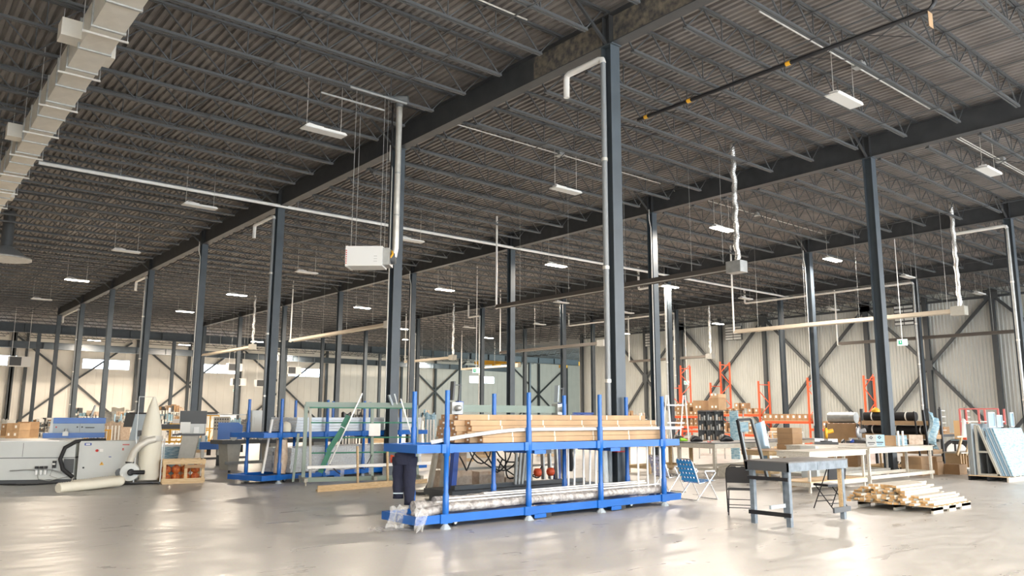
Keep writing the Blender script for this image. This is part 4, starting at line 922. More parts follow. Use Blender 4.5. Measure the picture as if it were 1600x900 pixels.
# saws
def chop_saw(loc, rz, body, blade, label):
    t = thing('mitre_saw', label, 'saw', loc, rz)
    b = MB(); b.cbox(0, 0, 0, .62, .38, .07); b.lathe((0, 0, .07), [(.16, 0), (.16, .03)], 14); b.build('saw_base', 'dkgrey', t)
    b = MB(); b.box(-.30, .08, .07, -.05, .11, .15); b.box(.05, .08, .07, .30, .11, .15); b.build('fence', 'alu', t)
    b = MB(); b.bar((0, .18, .05), (0, .22, .36), .08, .06); b.bar((0, .22, .36), (0, 0, .34), .06, .08); b.build('saw_arm', 'galvdull', t)
    b = MB(); b.lathe((-.02, -.02, .32), [(.165, 0), (.175, .02), (.175, .055), (.10, .07)], 18, 'x'); b.build('blade_guard', body, t)
    b = MB(); b.lathe((-.035, -.02, .32), [(.14, 0), (.14, .006)], 18, 'x'); b.build('saw_blade', blade, t)
    b = MB(); b.tube([(.05, .02, .34), (.20, .04, .38)], .06, 10); b.build('motor', body, t)
    b = MB(); b.tube([(.02, -.10, .45), (.02, -.20, .52), (.02, -.14, .56), (.02, 0, .50)], .02, 7); b.build('handle', 'black', t)
    return t
p = AY(1292, 690, 11.6); q1 = AY(1342, 690, 11.6)
M['sawgrey'] = mat('saw_silver', (.45, .46, .48), .4, .4); M['sawred'] = mat('saw_blade_disc', (.40, .12, .13), .5)
chop_saw((p.x, 11.62, .96), R(-60), 'yellow', 'dkgrey', 'yellow and black mitre saw on the long white bench')
chop_saw((q1.x, 11.6, .96), R(-78), 'sawgrey', 'sawred', 'silver mitre saw with a red round guard on the long white bench')
for n, (px, m, lab) in enumerate(((1318, 'black', 'black tool bag lying between the two saws'), (1332, 'dkblue', 'blue and black tool on the bench left of the silver saw'))):
    p = AY(px, 694, 11.55); b = MB(); b.tube([(p.x-.18, 11.5, 1.01), (p.x, 11.55, 1.04), (p.x+.16, 11.6, 1.0)], [.03, .055, .025], 7); solo('tool', b, m, lab, 'tool')
def signbox(px, m, lab, w_=.25, h_=.31, emblem=False):
    p = AY(px, 690, 10.42); t = thing('supply_box', lab, 'box', (p.x, 10.42, .932), R(-60)); b = MB(); b.box(-w_/2, -.1, 0, w_/2, .1, h_); b.build('box_body', m, t)
    if emblem:
        b = MB(); b.prism([(-.05, .24), (0, .19), (.05, .24), (0, .29)], -.104, -.1005); b.build('emblem', 'dkgrey', t); b = MB(); b.prism([(-.02, .24), (0, .22), (.02, .24), (0, .26)], -.107, -.1045); b.build('emblem_centre', m, t)
        b = MB(); b.box(-.09, -.104, .09, .09, -.1005, .12); b.box(-.06, -.104, .05, .06, -.1005, .065); b.build('lettering', 'dkgrey', t)
signbox(1361, 'galvdull', 'grey box with a diamond emblem, beside the silver saw', emblem=True); signbox(1374, 'coolblue' if 'coolblue' in M else 'webwhite', 'pale blue box with a diamond emblem, on the bench at the column', emblem=True)
signbox(1391, 'card', 'brown and grey carton on the bench right of the column', .28, .28); signbox(1407, 'film', 'pale film-wrapped box on the bench before the carpet rolls', .32, .28); signbox(1431, 'brownwrap', 'brown film-wrapped box at the right end of the bench', .36, .28)
for n, px in enumerate((1404, 1411)): p = AY(px, 690, 10.15); b = MB(); b.tube([(p.x, 10.15, .932), (p.x, 10.15, 1.34)], .03, 8); solo('white_tube', b, 'whitepl', f'short white tube standing on the bench before the carpet rolls, {["left","right"][n]} one', 'tube')
# carpet / underlay rolls on a rack
t = thing('roll_rack', 'tall rack with brown decks behind the benches, carrying black rolls', 'rack', (0, 0, 0))
for y in (11.2, 13.4):
    for x in (26.7, 27.6): b = MB(); b.box(x-.04, y-.04, 0, x+.04, y+.04, 2.0); b.build('rack_post', 'dkgrey', t)
for z in (.55, 1.02, 1.46): b = MB(); b.box(26.65, 11.2, z, 27.65, 13.4, z+.14); b.build('rack_deck', 'card2', t)
for k, (z, y0, y1, lab) in enumerate(((1.60, 11.75, 13.5, 'black carpet roll with pale bands, topmost on the roll rack'), (1.16, 11.3, 13.5, 'black carpet roll, second from the top on the roll rack'), (.69, 11.3, 13.3, 'black carpet roll, lowest deck of the roll rack'), (.0, 11.0, 12.4, 'black carpet roll lying on the floor under the roll rack'))):
    r_ = .145; x = 27.1 if z > 0 else 26.5; tt = thing('carpet_roll', lab, 'roll', (x, 0, z+r_)); b = MB(); b.tube([(0, y0, 0), (0, y1, 0)], r_, 16); b.build('roll_body', 'velvet', tt)
    for j in range(3): yy = y0+.3+j*(y1-y0-.6)/2; b = MB(); b.tube([(0, yy-.02, 0), (0, yy+.02, 0)], r_+.006, 16); b.build('pale_band', 'label', tt)
b = MB(); b.lathe((27.1, 13.1, 1.892), [(.13, 0), (.15, .02), (.12, .10), (.05, .15), (.01, .16)], 12); solo('hard_hat', b, 'yellow', 'yellow hard hat on top of the black carpet roll', 'helmet')
b = MB(); b.tube([(27.3, 14.9, 1.70), (27.3, 13.9, 1.70)], .20, 14); solo('grey_roll', b, 'galvdull', 'grey roll high on the stack left of the column, behind the big cartons', 'roll')
for k, (x, y, z, s_) in enumerate(((27.0, 13.8, 0, .9), (27.0, 13.8, .75, .75))): b = MB(); b.box(x, y, z, x+.8, y+1.1, z+.74); solo('large_carton', b, 'card', f'large brown carton left of the column behind the benches, {["lower","upper"][k]} one', 'carton')
# tall profile rack with film and the cartons below the bench
b = MB(); b.bar((25.9, 10.9, .0), (25.75, 10.95, 1.95), .06, .06); b.bar((25.95, 11.2, 0), (25.8, 11.25, 1.9), .04, .04); solo('black_stand', b, 'black', 'black upright stand draped with film, right of the carpet rolls', 'stand')
b = MB(); b.grid(lambda u, v: Vector((26.0+u*.55+.1*math.sin(v*6), 10.9-.1*math.sin(u*9+v*4), 1.9-v*.95-.25*u)), 10, 14); solo('plastic_film', b, 'film', 'white plastic film hanging from the black stand', 'plastic film')
for k, (x, y, z, lx, ly, h) in enumerate(((24.55, 10.6, 0, .8, .6, .32), (24.55, 10.6, .325, .8, .6, .22), (25.4, 10.5, 0, .45, .45, .38), (25.95, 10.1, 0, .55, .5, .30), (25.42, 10.52, .385, .42, .4, .15))): b = MB(); b.box(x, y, z, x+lx, y+ly, z+h); solo('brown_box', b, 'card', f'brown box on the floor below the bench end by the carpet rolls, {["lower left","upper left","tall middle","right","small upper"][k]} one', 'box')
t = thing('cart', 'wheeled wooden cart with slanted arms and slotted bins, right of the brown boxes', 'cart', (26.7, 10.3, 0), R(-8))
b = MB(); b.box(0, 0, .12, 1.3, .6, .17); b.build('cart_base', 'pinew', t); b = MB(); b.box(0, 0, .60, 1.3, .6, .64); b.build('cart_shelf', 'pinew', t)
for k in range(9): b = MB(); b.box(.05+k*.145, .05, .17, .08+k*.145, .55, .60); b.build('bin_divider', 'plyw', t)
for x in (.1, .6, 1.15): b = MB(); b.bar((x-.25, .05, .55), (x+.1, .05, 1.12), .05, .07); b.build('slanted_arm', 'pine', t)
b = MB(); b.bar((-.1, .05, 1.12), (1.4, .05, 1.12), .06, .05); b.build('top_rail', 'pinew', t)
for x in (.1, 1.2):
    for y in (.08, .52): b = MB(); b.lathe((x, y, .06), [(.06, 0), (.06, .03)], 10, 'y'); b.build('caster', 'rubber', t)
bench(28.25, 10.55, 30.1, 11.15, .98, 'pale turquoise topped table behind the wooden cart', m='dkgrey', top='film')
b = MB(); b.tube([(28.35, 10.8, 1.05), (28.95, 10.85, 1.05)], .068, 8); solo('orange_bundle', b, 'orange', 'orange bundle lying on the turquoise table', 'bundle')
for k, x in enumerate((29.2, 29.5)): b = MB(); b.lathe((x, 10.85, .981), [(.07, 0), (.07, .22), (.03, .26)], 10); solo('white_jug', b, 'whitepl', f'white container on the turquoise table, {["left","right"][k]} one', 'container')
# leaning black frame
d0, d1 = ray(1169, 743), ray(1197, 741); D_ = 21.5
def P_(px, py, D): return Vector((0, 0, EYE))+ray(px, py)*D
t = thing('window_frame', 'black leaning window frame standing behind the folding chair', 'frame', (0, 0, 0))
A0, A1, B0, B1 = P_(1170, 747, D_), P_(1198, 744, D_), P_(1152, 656, D_+.4), P_(1173, 655, D_+.4); A0.z = A1.z = .03
for (u, v) in ((A0, B0), (A1, B1)):
    b = MB(); b.bar(u, v, .07, .05); o = b.build('stile', 'black', t); b = MB(); off = Vector((.05, -.02, 0)); b.bar(u+off, v+off, .035, .05); b.build('stile_face', 'coolgrey', o)
b = MB(); b.bar(B0, B1, .05, .07); b.build('head_rail', 'black', t); b = MB(); b.bar(A0, A1, .05, .06); b.build('bottom_rail', 'black', t)
c = P_(1163, 663, D_+.3); b = MB(); b.cbox(c.x, c.y, c.z-.20, .22, .01, .26, R(-56)); b.build('paper_label', 'film', t)
a = G(1203, 742); b = MB(); b.bar((a.x, a.y, 0), (a.x-.28, a.y+.1, 1.55), .04, .5); solo('glazed_sash', b, 'glass', 'blue-tinted glazed sash leaning just right of the black frame', 'sash')
# grey-topped long tables behind the lawn chair
bench(19.35, 14.15, 23.2, 15.6, .95, 'long grey-topped table with pale wooden legs behind the chairs', m='pinew', top='dkgrey', leg=.09, apr=.14)
bench(18.6, 16.0, 20.8, 17.0, .93, 'shorter grey-topped table behind the right end of the blue rack', m='pine', top='dkgrey', leg=.09)
bench(24.5, 15.6, 28.0, 16.6, .93, 'far grey-topped table beside the glazed sash', m='pinew', top='dkgrey', leg=.08)
for (px, Y, z, m, lab, w_) in ((1088, 15.3, .95, 'black', 'black cloth heap on the left end of the long grey table', .5), (1135, 15.0, .95, 'black', 'black jacket lying on the middle of the long grey table', .6), (1062, 16.4, .93, 'black', 'dark bag on the shorter grey table', .5), (1068, 16.2, .93, 'neon', 'lime green cloth on the shorter grey table', .28), (1108, 14.6, .95, 'redlt', 'small red object on the edge of the long grey table', .08)):
    p = AY(px, 690, Y); b = MB(); b.tube([(p.x-w_/2, Y, z+.03), (p.x-w_*.2, Y+.05, z+.10*min(1, w_*2)), (p.x+w_*.15, Y, z+.08*min(1, w_*2)), (p.x+w_/2, Y-.05, z+.02)], [.03, w_*.22, w_*.18, .02], 8); b.v = [(x, y, max(z+.003, q)) for x, y, q in b.v]; solo('cloth_heap', b, m, lab, 'cloth')
# cubby shelf with goods
p = AY(1092, 700, 20.6); x0 = p.x; t = thing('cubby_shelf', 'black cubby shelf full of small goods behind the long grey table', 'shelf', (x0, 20.6, 0), R(-52))
b = MB(); b.box(0, .35, .75, 1.05, .37, 1.95); b.build('back_panel', 'dkgrey', t)
for z in (.75, 1.15, 1.55, 1.93): b = MB(); b.box(0, 0, z, 1.05, .35, z+.02); b.build('shelf_board', 'dkgrey', t)
for k in range(4): b = MB(); b.box(k*.345, 0, .77, k*.345+.015, .35, 1.93); b.build('divider', 'dkgrey', t)
for (x, y) in ((0, 0), (1.03, 0), (0, .33), (1.03, .33)): b = MB(); b.box(x, y, 0, x+.03, y+.03, .75); b.build('leg', 'galvdull', t)
ct, st_ = math.cos(R(-52)), math.sin(R(-52)); n = 0
for r_ in range(3):
    for c in range(3):
        for k in range(3):
            u, v = .035+c*.345+k*.10, .05; b = MB(); hh = .14+.05*((r_*7+c*3+k) % 3); b.lathe((0, 0, 0), [(.042, 0), (.042, hh*.9), (.03, hh)], 8); n += 1
            solo('small_can', b, ['galvdull', 'label', 'brownwrap'][(r_+c+k) % 3], f'small container in the black cubby shelf, {["lower","middle","upper"][r_]} row, {ORDS[c*3+k]} from the left', 'container', f'containers in the cubby shelf, {["lower","middle","upper"][r_]} row', (x0+(u+.04)*ct-(v+.08)*st_, 20.6+(u+.04)*st_+(v+.08)*ct, .772+r_*.40))
def cartonbox(x, y, z, lx, ly, h, label, group=None, m='card', rz=0, lab=True, cat='carton'):
    t = thing('carton', label, cat, (x, y, z), rz, group); b = MB(); b.box(0, 0, 0, lx, ly, h); b.build('carton_body', m, t)
    if lab:
        b = MB(); b.box(-.004, ly*.3, h*.35, -.001, ly*.62, h*.75); b.build('paper_label', 'label', t)
    return t
b = MB(); b.bar((x0+.98, 19.5, .0), (x0+1.03, 19.55, 1.95), .40, .06); solo('foam_sheet', b, 'film', 'pale cyan foam sheet standing at the right side of the cubby shelf', 'sheet')
# glass rack at far right
GX, GY = 24.05, 8.15
t = thing('wooden_pallet', 'dark pallet under the glass rack at the right edge', 'pallet', (0, 0, 0))
for y in (GY-.03, GY+.45, GY+.93): b = MB(); b.box(GX-.05, y, 0, GX+2.6, y+.05, .12); b.build('stringer', 'black' if y > GY else 'pinew', t)
for k in range(7): b = MB(); b.box(GX-.05+k*.42, GY-.03, .121, GX+.07+k*.42, GY+.98, .14); b.build('deck_board', 'plyw', t)
t = thing('glass_rack', 'grey steel A-frame glass rack on the dark pallet at the right edge', 'rack', (0, 0, 0))
for x in (GX+.05, GX+2.3):
    b = MB(); b.bar((x, GY+.72, .14), (x, GY+.72, 1.52), .06, .06); b.bar((x, GY+.22, .14), (x, GY+.66, 1.50), .05, .06); b.bar((x, GY+.2, .17), (x, GY+.75, .17), .05, .05); b.bar((x, GY+.40, .78), (x, GY+.72, .78), .04, .05); b.build('a_frame', 'beige', t)
b = MB(); b.box(GX+.1, GY+.50, .2, GX+2.3, GY+.52, 1.35); b.build('dark_back_sheet', 'dkgrey', t)
for k in range(5):
    b = MB(); y = GY+.82+k*.035; b.bar((GX+.0+.02*k, y, .142+.7), (GX+2.2, y, .142+.7), .028, 1.40); solo('grey_sheet', b, 'galvdull' if k % 2 else 'coolgrey', f'grey panel standing upright behind the glass rack, {["nearest to the frame","second","third","fourth","outermost"][k]}', 'panel', 'upright panels behind the glass rack')
for k in range(6):
    off = .055*k; b = MB(); y0 = GY+.17-off*.8; b.v = []; P = []; L0, L1 = GX+.1+.03*k, GX+2.4
    if k == 5: m_ = 'film'
    else: m_ = 'glass' if k % 2 else 'coolgrey'
    if y0 < GY-.06: y0 = GY-.06+.0
    for (y, z) in ((y0, .145), (y0+.03, .145), (y0+.03+.40, 1.42), (y0+.40, 1.42)):
        P.append((y, z))
    b.prism(P, L0, L1, 'yz'); solo('window_unit', b, m_, f'window unit leaning on the glass rack, {["innermost","second","third","fourth","fifth","outermost with cyan film"][k]}', 'window unit', None)
for k, (x, w_, z0, lab) in enumerate(((GX+.35, .55, 1.45, 'small blue-glass window frame on top of the glass rack, left one'), (GX+.95, .5, 1.45, 'small blue-glass window frame on top of the glass rack, middle one'), (GX+2.0, .35, 1.45, 'small blue-glass window frame on top of the glass rack, right one'))):
    tt = thing('small_window', lab, 'window frame', (x, GY+.47, z0)); b = MB(); h_ = .42 if k != 1 else .34; w_ -= .06
    q_ = .028; b.box(0, 0, 0, w_, .05, q_); b.box(0, 0, h_-q_, w_, .05, h_); b.box(0, 0, q_, q_, .05, h_-q_); b.box(w_-q_, 0, q_, w_, .05, h_-q_); b.build('sash', 'coolgrey', tt)
    b = MB(); b.box(q_, .02, q_, w_-q_, .03, h_-q_); b.build('pane', 'glass', tt)
# ================================================================== machines on the left
rm = R(-24); t = thing('long_machine', 'long pale grey machine bed at the far left, with pneumatic fittings', 'machine', G(0, 757), rm)
b = MB(); b.box(-3.5, .02, .10, 1.60, 1.1, .62); b.build('lower_cabinet', 'ltgrey', t); b = MB(); b.box(-3.5, 0, .64, 1.60, 1.1, 1.03); b.build('upper_cover', 'ltgrey', t)
b = MB(); b.box(-3.5, .03, .61, 1.60, 1.08, .65); b.build('shadow_gap', 'dkgrey', t); b = MB(); b.box(-3.5, .08, 1.03, 1.2, 2.3, 1.05); b.box(-3.4, 1.6, 0, -3.2, 2.2, 1.03); b.box(.8, 1.6, 0, 1.0, 2.2, 1.03); b.build('white_table', 'whitepl', t)
for x in (-1.9, .42): b = MB(); b.box(x, -.004, .66, x+.008, 0, 1.0); b.build('cover_seam', 'dkgrey', t)
b = MB(); b.box(-3.4, .1, 0, 1.6, 1.0, .10); b.build('plinth', 'dkgrey', t)
b = MB(); b.box(1.36, -.01, .25, 1.59, .02, .60); b.build('dark_opening', 'dkgrey', t)
for k, x in enumerate((.78, .88, .98)):
    b = MB(); b.lathe((x, -.06, .22), [(.02, 0), (.03, .02), (.03, .12), (.02, .14)], 8); fr = b.build('filter_bowl', 'whitepl', t); b = MB(); b.box(x-.035, -.09, .37, x+.035, -.01, .43); b.build('regulator_cap', 'black', fr)
b = MB(); b.box(1.12, -.06, .38, 1.20, -.01, .56); b.build('valve', 'black', t); b = MB(); b.box(1.13, -.08, .46, 1.19, -.06, .50); b.build('gauge', 'label', t)
for pts, r_ in (([(.2, -.05, .33), (.6, -.07, .35), (1.1, -.1, .35), (1.5, -.1, .22), (1.62, -.08, .08)], .014), ([(.8, -.05, .25), (.85, -.1, .12), (1.1, -.1, .08), (1.4, -.08, .15)], .010), ([(1.15, -.05, .4), (1.1, -.09, .2), (1.3, -.09, .12), (1.6, -.06, .2)], .010)):
    b = MB(); b.tube(pts, r_, 6); b.build('air_line', 'galvdull', t)
b = MB(); b.tube([(1.62, -.1, .15), (1.38, -.12, .35), (1.30, -.12, .60), (1.38, -.1, .88), (1.6, -.02, 1.03), (1.9, .2, 1.06), (2.2, .35, 1.05)], .05, 9); b.build('black_corrugated_hose', 'rubber', t)
for k in range(4): b = MB(); b.tube([(-.1+k*.1, -.1, .015), (.3+k*.12, -.35-.04*k, .015), (.9, -.3-.03*k, .015), (1.3, -.05, .02)], .014, 5); solo_ = b.build('floor_cable', 'rubber', t)
# control cabinet
p = G(0, 757)+Vector((math.cos(rm), math.sin(rm), 0))*1.68; t = thing('control_cabinet', 'light grey electrical cabinet with red switch and yellow warning triangle', 'cabinet', p, rm)
b = MB(); b.box(0, 0, .05, 1.28, .62, 1.04); b.build('cabinet_body', 'ltgrey', t); b = MB(); b.box(.06, -.018, .08, 1.22, 0, 1.01); dr = b.build('door', 'ltgrey', t)
b = MB(); b.box(.12, -.022, .93, .28, -.0185, .99); b.build('blue_plate', 'dkblue', dr); b = MB(); b.box(.15, -.025, .945, .25, -.0225, .975); b.build('plate_text', 'label', dr)
b = MB(); b.lathe((.42, -.02, .80), [(.035, 0), (.03, -.05)], 12, 'y'); b.build('red_switch', 'red', dr); b = MB(); b.box(.48, -.022, .77, .56, -.0185, .84); b.build('switch_label', 'label', dr)
b = MB(); b.prism([(.50, .44), (.60, .44), (.55, .53)], -.022, -.0185); b.build('warning_triangle', 'yellow', dr); b = MB(); b.box(.545, -.024, .46, .555, -.0225, .50); b.build('warning_bolt', 'black', dr)
b = MB(); b.box(.12, -.03, .36, .16, -.0185, .40); b.build('lock', 'black', dr); b = MB(); b.box(.70, -.022, .63, .76, -.0185, .65); b.build('small_blue_label', 'dkblue', dr)
b = MB(); b.box(1.0, -.022, .93, 1.16, -.0185, .96); b.box(1.0, -.022, .80, 1.04, -.0185, .86); b.build('vent_label', 'redlt', dr)
for x in (.05, 1.15): b = MB(); b.box(x, .05, 0, x+.08, .55, .05); b.build('foot', 'black', t)
# tall slanted console
p = G(187, 750); t = thing('operator_console', 'tall blue-grey slanted console with a black monitor on its left', 'console', p, R(-28))
b = MB(); b.prism([(0, 0), (.40, 0), (.62, 1.72), (.24, 1.72)], 0, .35); b.build('console_body', 'coolgrey', t)
b = MB(); b.prism([(-.02, 1.38), (.20, 1.38), (.26, 1.74), (.03, 1.76)], -.02, .06); b.build('monitor', 'screen', t); b = MB(); b.prism([(.1, 1.72), (.64, 1.72), (.64, 1.76), (.1, 1.77)], -.02, .37); b.build('top_cover', 'black', t)
for z in (1.20, .58): b = MB(); x = .25+z*.145; b.box(x-.07, -.012, z-.07, x+.11, 0, z+.09); o = b.build('panel_window', 'dkgrey', t); b = MB(); b.box(x, -.016, z-.02, x+.04, -.0125, z+.03); b.build('panel_knob', 'black', o)
b = MB(); b.box(.12, -.01, .36, .22, 0, .39); b.build('slot', 'dkgrey', t)
# dust collector
p = G(229, 757); D0 = p.copy(); t = thing('dust_collector', 'bag dust collector with cream cone bag, grey blower and hose', 'dust collector', p, R(-20))
b = MB(); b.lathe((0, .3, 1.18), [(.235, 0), (.235, .10), (.20, .35), (.12, .72), (.03, .98)], 16); b.build('upper_bag', 'cream', t)
b = MB(); b.lathe((0, .3, 1.04), [(.27, 0), (.28, .04), (.27, .14)], 18); b.build('collar_ring', 'galvlt', t)
b = MB(); b.lathe((0, .3, .10), [(.22, 0), (.25, .1), (.26, .6), (.25, .94)], 16); b.build('lower_bag', 'cream', t)
b = MB(); b.box(-.62, 0, .03, .30, .62, .06); b.build('base_plate', 'black', t)
for (x, y) in ((-.3, .0), (.3, .0), (.3, .58), (-.3, .58)): b = MB(); b.bar((x, y, .06), (x, y, 1.1), .025); b.build('support_post', 'galvdull', t)
b = MB(); b.bar((-.32, .02, 1.0), (-.32, .02, 2.15), .015); b.bar((-.32, .02, 2.15), (0, .3, 2.15), .015); b.build('bag_hook', 'galvdull', t)
for (x, y) in ((-.55, .05), (.28, .05), (-.55, .55), (.28, .55)): b = MB(); b.lathe((x, y-.01, .03), [(.03, 0), (.03, .02)], 8, 'y'); b.build('caster', 'black', t)
b = MB(); b.lathe((-.40, .0, .31), [(.21, -.09), (.225, -.07), (.225, .07), (.21, .09)], 18, 'y'); b.box(-.42, -.09, .30, -.62, .09, .52) if False else None; b.build('blower_housing', 'ltgrey', t)
b = MB(); b.lathe((-.36, -.09, .31), [(.08, 0), (.08, -.10), (.05, -.11)], 12, 'y'); b.tube([(-.36, -.16, .31), (-.05, -.2, .31)], .05, 8); b.build('motor', 'black', t); b = MB(); b.lathe((-.62, .0, .30), [(.10, -.08), (.10, .08)], 10, 'y'); b.build('inlet_cap', 'dkgrey', t)
b = MB(); b.prism([(-.66, .06), (-.5, .06), (-.55, .28)], -.1, .1); b.build('blower_stand', 'white', t)
pts = [(-.42, .02, .48), (-.40, .0, .62), (-.34, -.02, .80), (-.22, -.04, .95), (-.05, -.03, 1.06), (.12, .02, 1.10)]; b = MB(); b.tube([Vector(pts[0]).lerp(Vector(pts[0]), 0)]+[Vector(q) for q in pts[1:]], .085, 12); hs = b.build('grey_hose', 'galvlt', t)
b = MB(); b.tube([(-.42, .02, .52), (-.42, .02, .56)], .10, 12); b.build('hose_clamp', 'black', hs)
# white flexible hose folded on the floor
p0 = G(90, 770); p1 = G(190, 762); v = (p1-p0); n_ = Vector((-v.y, v.x, 0)).normalized(); pts = []
for i in range(14): u = i/13; pts.append(p0+v*u*.97+n_*(.02*math.sin(u*9))+Vector((0, 0, .10+.05*u)))
pts.append(p1+n_*.12+Vector((0, 0, .16))); pts.append(p1+n_*.28-v*.02+Vector((0, 0, .15)))
for i in range(9): u = i/8; pts.append(p1-v*(.05+u*.62)+n_*(.34+.03*math.sin(u*8))+Vector((0, 0, .15-.04*u)))
b = MB(); P2 = []
for i in range(len(pts)-1):
    for j in range(4): P2.append(pts[i].lerp(pts[i+1], j/4))
b.tube(P2, [.105+.014*(i % 2) for i in range(len(P2))], 10); solo('flexible_hose', b, 'cream', 'white ribbed flexible hose folded on the floor before the grey cabinet', 'hose')
# crate with net bags
p = G(253, 757); t = thing('slatted_crate', 'pine slatted crate beside the dust collector', 'crate', p, R(-8)); cw_, cd_, ch_ = .98, .62, .60
for x in (0, .50, cw_-.07):
    for y in (0, cd_-.04): b = MB(); b.box(x, y, .02, x+.07, y+.04, ch_); b.build('crate_post', 'pine', t)
for z in (.02, ch_-.12):
    for y in (-.02, cd_): b = MB(); b.box(0, y, z, cw_, y+.02, z+.11); b.build('crate_slat', 'pine', t)
    for x in (-.02, cw_): b = MB(); b.box(x, 0, z, x+.02, cd_, z+.11); b.build('crate_slat', 'pine', t)
b = MB(); b.box(.5, -.045, .38, cw_, -.022, .46); b.build('crate_slat', 'card', t); b = MB(); b.box(0, 0, .0, cw_, cd_, .02); b.build('crate_floor', 'plyw', t)
for k in range(8):
    x, z = .12+(k % 4)*.23, .14+(k//4)*.20; b = MB(); b.lathe((p.x+x*math.cos(R(-8))+.3*math.sin(R(8)), p.y+x*math.sin(R(-8))+.3, z-.10), [(.05, 0), (.112, .05), (.112, .15), (.03, .215)], 8); solo('net_bag', b, 'net', f'red and orange net bag in the pine crate, {["lower","upper"][k//4]} row, {ORDS[k % 4]} from the left', 'bag', 'net bags in the pine crate')
# beige lectern-like control desk and pale chest
p = G(272, 744); t = thing('control_desk', 'beige pedestal control desk with dark screen and paper, behind the crate', 'desk', p, R(-22))
b = MB(); b.prism([(0, 0), (.40, 0), (.58, 1.12), (.14, 1.12)], 0, .4); b.build('pedestal', 'beige', t); b = MB(); b.box(-.12, -.05, 1.12, .72, .5, 1.17); b.build('desk_plate', 'dkgrey', t)
b = MB(); b.bar((.0, .3, 1.17), (.7, .3, 1.17), .05, .04); b.box(.02, .26, 1.45, .74, .32, 1.82); b.build('screen', 'dkgrey', t); b = MB(); b.box(.1, .22, 1.17, .7, .4, 1.45); b.build('instrument_box', 'ltgrey', t)
b = MB(); b.box(.05, .20, 1.2, .32, .215, 1.50); b.build('paper_sheet', 'label', t); b = MB(); b.box(.42, .15, 1.18, .56, .21, 1.36); b.box(.44, .145, 1.28, .50, .151, 1.32); b.build('phone', 'whitepl', t)
p = G(246, 741); t = thing('parts_chest', 'pale blue-white chest behind the slatted crate', 'chest', p, R(-18)); b = MB(); b.box(0, .1, 0, .66, .7, .78); b.build('chest_body', 'film', t); b = MB(); b.box(-.02, .08, .78, .68, .72, .84); b.build('lid', 'whitepl', t)
# blue machine head behind the bed
p = AY(66, 688, 25.3); t = thing('blue_machine', 'bright blue and grey machine head on the long bed at left', 'machine', (p.x, 25.3, 1.052), R(-14))
b = MB(); b.box(0, 0, 0, 1.52, .75, .14); b.build('blue_base', 'blue', t); b = MB(); b.prism([(.22, .14), (1.50, .14), (1.50, .40), (.22, .40)], .1, .7); b.build('grey_front', 'coolgrey', t)
b = MB(); b.box(.22, .06, .40, 1.52, .72, .56); b.build('blue_hood', 'blue', t); b = MB(); b.prism([(.12, .14), (.22, .14), (.22, .56), (.17, .56)], .1, .7); b.build('side_cheek', 'ltgrey', t)
for k, x in enumerate((.30, .82, .94)): b = MB(); b.lathe((x, .09, .30), [(.022, 0), (.02, -.02)], 8, 'y'); b.build('knob', 'red' if k == 0 else 'black', t)
b = MB(); b.box(.88, .09, .15, .885, .10, .40); b.build('panel_joint', 'black', t); b = MB(); b.box(1.02, .092, .27, 1.25, .099, .30); b.build('panel_text', 'dkgrey', t)
b = MB(); b.box(.48, -.08, .06, .62, .08, .18); b.lathe((.55, -.02, .18), [(.04, 0), (.04, .08)], 8); b.build('clamp_unit', 'galvdull', t)
p = AY(131, 668, 26.6); b = MB(); b.bar((p.x, 26.6, 1.0), (p.x+.28, 26.7, 1.98), .04, .05); b.bar((p.x+.22, 26.65, 1.4), (p.x+.22, 26.65, 0), .06); solo('diagonal_arm', b, 'galvdull', 'thin grey diagonal arm rising behind the blue machine head', 'arm')
# steel goal-shaped frame and blue machine in the middle distance
p = G(315, 719); q = G(385, 716); t = thing('steel_gantry', 'pale grey open steel frame standing left of the small blue machine', 'frame', (0, 0, 0))
b = MB(); b.bar((p.x, p.y, 0), (p.x, p.y, 1.75), .12); b.build('post', 'ltgrey', t); b = MB(); b.bar((p.x, p.y, .05), (q.x, q.y, .05), .08); b.build('base_bar', 'dkgrey', t); b = MB(); b.bar((p.x, p.y, 1.72), (q.x, q.y, 1.72), .04); b.build('top_bar', 'galvdull', t); b = MB(); b.bar((q.x, q.y, 0), (q.x, q.y, 1.72), .06); b.build('post', 'galvdull', t)
p = G(324, 728); p = AY(340, 700, 27.5); t = thing('blue_machine', 'blue saw machine with black parts in the middle distance, left of the left rack', 'machine', (p.x-.35, 27.5, 0), R(-20))
b = MB(); b.prism([(.3, .75), (1.1, .75), (1.1, 1.35), (.95, 1.45), (.3, 1.45)], 0, .6); b.build('blue_body', 'blue', t); b = MB(); b.box(-.25, -.1, .55, .85, .3, .80); b.build('blue_arm', 'blue', t)
for x in (.05, .35, .75): b = MB(); b.lathe((x, .1, .35), [(.07, 0), (.07, .2)], 10); b.build('cylinder', 'galvdull' if x == .35 else 'black', t)
b = MB(); b.box(.85, -.12, .45, 1.15, .2, .7); b.build('motor_block', 'black', t); b = MB(); b.box(.3, .1, 0, 1.0, .5, .75); b.build('pedestal', 'dkgrey', t)
for k in range(5): b = MB(); b.bar((1.2+k*.1, .1, .8), (1.22+k*.1, .1, 1.75-.1*(k % 3)), .03); b.build('guide_rod', 'black', t)
p = G(357, 740); t = thing('feed_table', 'beige-legged machine table with rollers behind the left blue rack', 'machine', (p.x-.1, p.y, 0), R(10))
for x in (.15, 1.6, 3.2): b = MB(); b.prism([(x, .08), (x+.3, .08), (x+.38, .85), (x-.08, .85)], .1, .6); b.build('pedestal', 'beige', t); b = MB(); b.tube([(x+.15, .3, 0), (x+.15, .3, .08)], .04, 8); b.build('levelling_foot', 'black', t)
